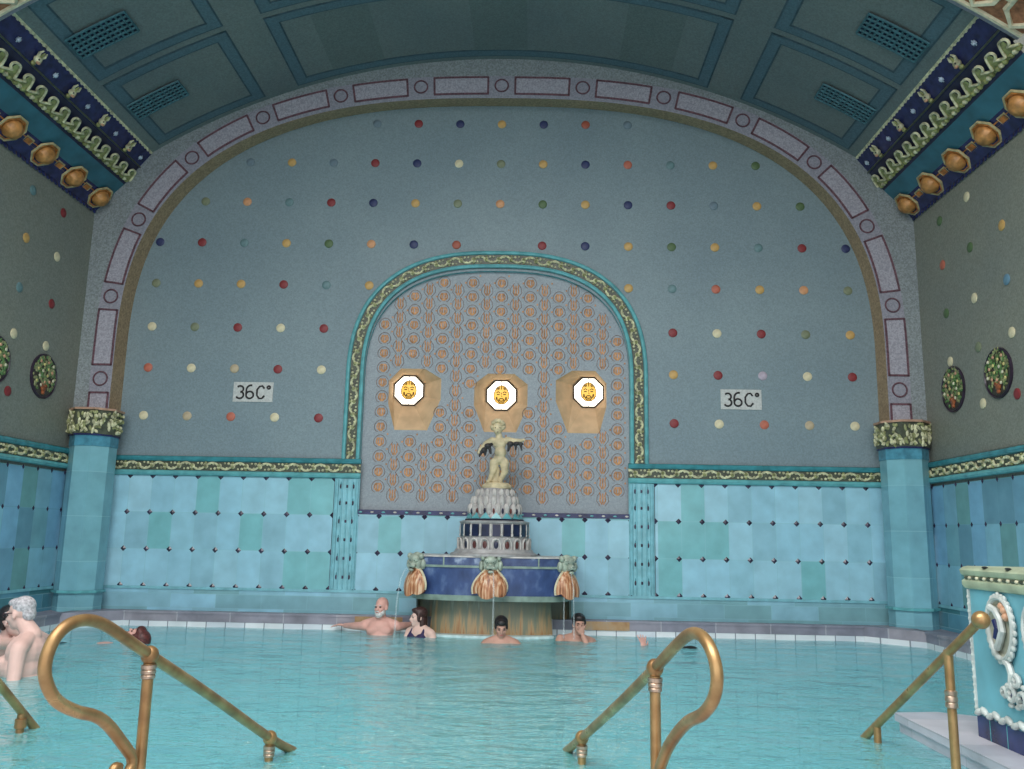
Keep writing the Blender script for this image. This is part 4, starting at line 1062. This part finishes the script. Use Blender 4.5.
def hand(c, R, s=1.0, curl=.3, side=1):
    """palm facing local -Z, fingers along +Y, thumb to side*X"""
    c = Vector(c); T = lambda p: c+R @ (Vector(p)*s); pr = [('e', T((0, 0, 0)), (.040*s, .046*s, .016*s), R)]
    for i, (x, L) in enumerate(((-.030, .058), (-.011, .074), (.010, .080), (.031, .070))):
        x *= -side; a = T((x*.95, .034, 0)); m = T((x*1.35, .034+L*.55, -curl*.02)); e = T((x*1.6, .034+L*(1-curl*.25), -curl*.05)); pr += [('c', a, .0098*s, m, .0088*s), ('c', m, .0086*s, e, .0074*s)]
    a = T((side*-.030*-1, -.02, -.004)); m = T((side*.058, .012, -.012)); e = T((side*.072, .042, -.016)); pr += [('c', a, .013*s, m, .0105*s), ('c', m, .010*s, e, .0085*s)]
    return pr
def bather(label, hc, R, skin, prims, group=None, voxel=.0095, s=1.0):
    t = thing('person', (hc[0], hc[1], -1.3), label, 'person', group)
    organic('body', head(hc, R, s)+prims, MT[skin], voxel, t, 2); return t
def seated(nc, hipz, yaw, sw=.19, dep=.11):
    """neck-base point, torso down to the hips and folded legs"""
    n = Vector(nc); R = Matrix.Rotation(math.radians(yaw), 3, 'Z'); T = lambda p: n+R @ Vector(p); hz = hipz-n.z
    pr = [('e', T((0, 0, -.10)), (sw*.86, dep, .12), R), ('e', T((0, .01, -.20)), (sw*.80, dep*1.05, .15), R), ('e', T((0, 0, -.38)), (sw*.72, dep*.95, .15), R), ('e', T((0, 0, hz)), (sw*.85, dep*1.1, .12), R)]
    for k in (-1, 1): pr += [('c', T((k*.04, 0, -.015)), .045, T((k*sw*.92, 0, -.065)), .052), ('c', T((k*.09, .0, hz)), .08, T((k*.12, .40, hz-.05)), .058), ('c', T((k*.12, .40, hz-.05)), .052, T((k*.12, .38, hz-.42)), .036), ('e', T((k*.12, .44, hz-.46)), (.04, .11, .03), R)]
    return pr
# 1 grey-haired man, standing in profile
hc = (-3.425, -3.8, .448); R = RM(84, -10)
pr = [('c', (-3.395, -3.8, .39), .058, (-3.315, -3.8, .29), .070),
      ('e', (-3.34, -3.8, .17), (.130, .18, .14)), ('e', (-3.36, -3.8, .06), (.145, .175, .13)), ('e', (-3.345, -3.8, -.10), (.155, .17, .17)), ('e', (-3.32, -3.8, -.32), (.13, .17, .16)),
      ('e', (-3.45, -3.87, .10), (.06, .07, .05)), ('e', (-3.45, -3.73, .10), (.06, .07, .05)), ('e', (-3.47, -3.8, -.03), (.06, .10, .07)),
      ('c', (-3.31, -3.86, .27), .055, (-3.29, -3.99, .215), .064), ('c', (-3.31, -3.74, .27), .055, (-3.32, -3.61, .215), .064),
      ('c', (-3.29, -4.0, .20), .060, (-3.275, -4.04, -.06), .045), ('c', (-3.275, -4.04, -.06), .044, (-3.44, -4.05, -.22), .030),
      ('c', (-3.32, -3.60, .20), .060, (-3.36, -3.56, -.06), .045), ('c', (-3.36, -3.56, -.06), .044, (-3.52, -3.6, -.2), .030),
      ('c', (-3.32, -3.90, -.40), .090, (-3.36, -3.91, -.82), .062), ('c', (-3.36, -3.91, -.82), .058, (-3.32, -3.91, -1.22), .042), ('e', (-3.38, -3.91, -1.26), (.12, .045, .035)),
      ('c', (-3.32, -3.70, -.40), .090, (-3.36, -3.69, -.82), .062), ('c', (-3.36, -3.69, -.82), .058, (-3.32, -3.69, -1.22), .042), ('e', (-3.38, -3.69, -1.26), (.12, .045, .035))]
pr += hand((-3.49, -4.05, -.25), RM(90, -50), 1) + hand((-3.57, -3.6, -.23), RM(90, -50), 1)
t = bather('grey-haired person with spectacles standing waist-deep in profile at the left', hc, R, 'skin', pr, voxel=.0085)
face(t, hc, R, 1, 'hair_grey'); hairpiece(t, hprims(hc, R, 'short'), 'hair_grey')
b = MB(); H = Vector(hc)
for k in (-1, 1):
    b.tube([H+R @ Vector(p) for p in ((k*.052, .098, .012), (k*.075, .05, .012), (k*.082, .0, .008))], .0035, MT['lens'], 6)
    b.tube([H+R @ Vector((k*.031+.022*math.cos(q), .103, .002+.017*math.sin(q))) for q in lin(0, 2*PI, 14)[:-1]], .003, MT['lens'], 5, True)
b.tube([H+R @ Vector(p) for p in ((-.010, .108, .006), (.010, .108, .006))], .003, MT['lens'], 5); child(b, 'spectacles', t)
b = MB(); b.lathe((-3.325, -3.8, 0), [(.13, -.28), (.17, -.30), (.182, -.40), (.17, -.52), (.1, -.56)], MT['swim_dk'], 24, sx=.85, sy=1.12); child(b, 'swim_trunks', t)
# 2 dark-haired person behind him
hc = (-3.80, -3.25, .33); R = RM(-95, 0)
pr = seated((-3.86, -3.2, .20), -.45, -150)+[('c', (-3.85, -3.22, .28), .05, (-3.86, -3.2, .18), .058)]
pr += [('c', (-3.70, -3.12, .13), .055, (-3.82, -3.40, .17), .046), ('c', (-3.82, -3.40, .17), .046, (-4.10, -3.42, .21), .034), ('c', (-4.02, -3.3, .13), .055, (-4.2, -3.5, .0), .046), ('c', (-4.2, -3.5, .0), .044, (-4.1, -3.6, -.2), .032)]
pr += hand((-4.17, -3.42, .215), RM(90), 1)
t = bather('dark-haired person half hidden behind the grey-haired bather, one arm held level over the water', hc, R, 'skin', pr)
face(t, hc, R); hairpiece(t, hprims(hc, R, 'thick'), 'hair_black')
# 4 floating swimmer
hc = (-3.385, -1.86, .045); R = RM(80, 62)
pr = [('c', (-3.42, -1.87, .0), .05, (-3.52, -1.88, -.06), .06), ('e', (-3.68, -1.90, -.08), (.17, .19, .09)), ('e', (-3.90, -1.94, -.10), (.18, .16, .085)), ('e', (-4.06, -1.97, -.11), (.12, .16, .09)),
      ('c', (-3.6, -1.72, -.07), .055, (-3.75, -1.55, -.12), .045), ('c', (-3.75, -1.55, -.12), .042, (-4.0, -1.5, -.14), .03), ('c', (-3.58, -2.08, -.07), .055, (-3.55, -2.30, -.10), .045), ('c', (-3.55, -2.30, -.10), .042, (-3.75, -2.42, -.12), .03),
      ('c', (-4.1, -1.88, -.12), .08, (-4.5, -1.86, -.2), .058), ('c', (-4.5, -1.86, -.2), .052, (-4.72, -1.86, -.45), .036), ('c', (-4.1, -2.06, -.12), .08, (-4.5, -2.12, -.2), .058), ('c', (-4.5, -2.12, -.2), .052, (-4.72, -2.14, -.45), .036)]
t = bather('dark-haired person floating on their back below the back wall, behind the left looped rail', hc, R, 'skin_pink', pr)
face(t, hc, R); hairpiece(t, hprims(hc, R, 'thick', .98), 'hair_red')
b = MB(); b.ell((-4.07, -1.97, -.10), (.16, .185, .105), MT['swim_dk'], None, 16, 10); child(b, 'swim_trunks', t)
# 5 bald bearded man by the ledge
hc = (-1.19, -.70, .300); R = RM(160, 0)
pr = seated((-1.20, -.66, .165), -.42, 176, .195)+[('c', (-1.195, -.68, .25), .050, (-1.20, -.66, .15), .062)]
pr += [('c', (-1.38, -.66, .085), .052, (-1.52, -.58, .075), .041), ('c', (-1.52, -.58, .075), .040, (-1.64, -.46, .065), .028), ('c', (-1.01, -.66, .085), .052, (-.92, -.52, .085), .041), ('c', (-.92, -.52, .085), .040, (-.84, -.44, .10), .028)]
pr += [('e', (-1.27, -.745, .05), (.07, .035, .05)), ('e', (-1.13, -.745, .05), (.07, .035, .05))]
pr += hand((-1.70, -.44, .07), RM(70, -4), .95, .5, 1) + hand((-.80, -.42, .12), RM(-40, 0), .95, .5, -1)
t = bather('bald person with a white beard resting both arms along the ledge left of the fountain', hc, R, 'skin_pink', pr, voxel=.0085, s=.92)
face(t, hc, R, .92, 'hair_white'); E = lambda p, r: ('e', Vector(hc)+R @ (Vector(p)*.92), tuple(q*.92 for q in r), R)
hairpiece(t, [E((0, .055, -.088), (.048, .05, .040)), E((.045, .03, -.06), (.02, .04, .042)), E((-.045, .03, -.06), (.02, .04, .042)), E((0, .098, -.048), (.03, .012, .008))], 'hair_white', .007, 'beard')
# 6 woman in profile
hc = (-.765, -.80, .205); R = RM(120, 0)
pr = seated((-.735, -.80, .105), -.5, 150, .155, .09)+[('c', (-.745, -.80, .16), .040, (-.735, -.80, .08), .046), ('c', (-.60, -.87, .03), .046, (-.53, -.92, -.2), .038), ('c', (-.53, -.92, -.2), .036, (-.68, -1.0, -.25), .026), ('c', (-.86, -.73, .03), .046, (-.96, -.82, -.2), .038), ('c', (-.96, -.82, -.2), .036, (-.82, -1.0, -.25), .026)]
pr += hand((-.74, -1.05, -.26), RM(200, 0), .9) + hand((-.76, -1.1, -.3), RM(160, 0), .9)
t = bather('person with long dark hair and a navy swimsuit in profile beside the fountain', hc, R, 'skin_pale', pr, s=.86)
face(t, hc, R, .86); hairpiece(t, hprims(hc, R, 'long', .88), 'hair_brown')
Rz = Matrix.Rotation(math.radians(150), 3, 'Z'); n_ = Vector((-.735, -.80, .105)); T = lambda p: n_+Rz @ Vector(p)
organic('swimsuit', [('e', T((0, .01, -.17)), (.148, .112, .105), Rz), ('e', T((0, 0, -.36)), (.128, .10, .16), Rz), ('e', T((0, 0, -.58)), (.145, .115, .12), Rz), ('e', T((.06, .065, -.13)), (.065, .06, .065), Rz), ('e', T((-.06, .065, -.13)), (.065, .06, .065), Rz),
    ('c', T((.085, .095, -.10)), .018, T((.075, .01, .0)), .016), ('c', T((-.085, .095, -.10)), .018, T((-.075, .01, .0)), .016)], MT['swim'], .008, t, 2)
# 7 boy in front of the fountain
hc = (.165, -1.22, .158); R = RM(186, -16)
pr = seated((.165, -1.19, .055), -.5, 182, .165, .09)+[('c', (.165, -1.20, .11), .042, (.165, -1.19, .03), .048), ('c', (.32, -1.21, -.01), .046, (.41, -1.3, -.07), .038), ('c', (.41, -1.3, -.07), .034, (.3, -1.5, -.07), .026), ('c', (.01, -1.21, -.01), .046, (-.09, -1.3, -.09), .038), ('c', (-.09, -1.3, -.09), .034, (.02, -1.5, -.1), .026)]
pr += hand((.26, -1.56, -.07), RM(150), .85) + hand((.05, -1.56, -.1), RM(200), .85)
t = bather('black-haired youngster looking down, shoulders at the water, under the middle fountain spout', hc, R, 'skin_tan', pr, s=.85)
face(t, hc, R, .85, 'hair_black'); hairpiece(t, hprims(hc, R, 'thick', .86), 'hair_black')
# 8 man with a hand over his face
hc = (1.00, -.87, .172); R = RM(188, 0)
pr = seated((.965, -.82, .05), -.5, 172, .19)+[('c', (.98, -.84, .12), .050, (.97, -.82, .03), .058), ('c', (1.13, -.86, -.01), .050, (1.10, -1.10, -.08), .040), ('c', (1.10, -1.10, -.08), .038, (1.035, -1.0, .06), .027), ('c', (.80, -.84, .01), .054, (.74, -.95, -.13), .043), ('c', (.74, -.95, -.13), .040, (.85, -1.15, -.2), .03)]
pr += hand((1.02, -.985, .11), RM(184, 78), .88, .2, 1) + hand((.89, -1.2, -.2), RM(160), .95)
t = bather('black-haired person holding a hand over mouth and nose under the right fountain spout', hc, R, 'skin_tan', pr, voxel=.0085, s=.88)
face(t, hc, R, .88, 'hair_black'); hairpiece(t, hprims(hc, R, 'thick', .89), 'hair_black')
# 9 submerged swimmer whose hand breaks the surface
hc = (2.09, -1.28, -.105); R = RM(85, 10)
pr = [('c', (2.14, -1.28, -.14), .05, (2.22, -1.28, -.17), .06), ('e', (2.36, -1.28, -.20), (.17, .18, .10)), ('e', (2.60, -1.30, -.22), (.18, .15, .09)), ('e', (2.76, -1.30, -.23), (.12, .15, .09)),
      ('c', (2.24, -1.12, -.16), .052, (1.98, -1.05, -.13), .042), ('c', (1.98, -1.05, -.13), .040, (1.70, -1.14, -.05), .027), ('c', (2.24, -1.44, -.16), .052, (2.0, -1.5, -.22), .042), ('c', (2.0, -1.5, -.22), .04, (1.8, -1.45, -.24), .027),
      ('c', (2.8, -1.22, -.24), .078, (3.2, -1.2, -.28), .055), ('c', (3.2, -1.2, -.28), .05, (3.6, -1.2, -.24), .035), ('c', (2.8, -1.38, -.24), .078, (3.2, -1.42, -.28), .055), ('c', (3.2, -1.42, -.28), .05, (3.6, -1.42, -.3), .035)]
pr += hand((1.66, -1.15, .0), RM(30, 70), 1.05, .1, 1) + hand((1.74, -1.44, -.24), RM(90), 1)
t = bather('submerged swimmer with one hand above the water, right of the fountain', hc, R, 'skin_pink', pr, voxel=.0085)
face(t, hc, R); hairpiece(t, hprims(hc, R, 'thick', 1.0), 'hair_black')
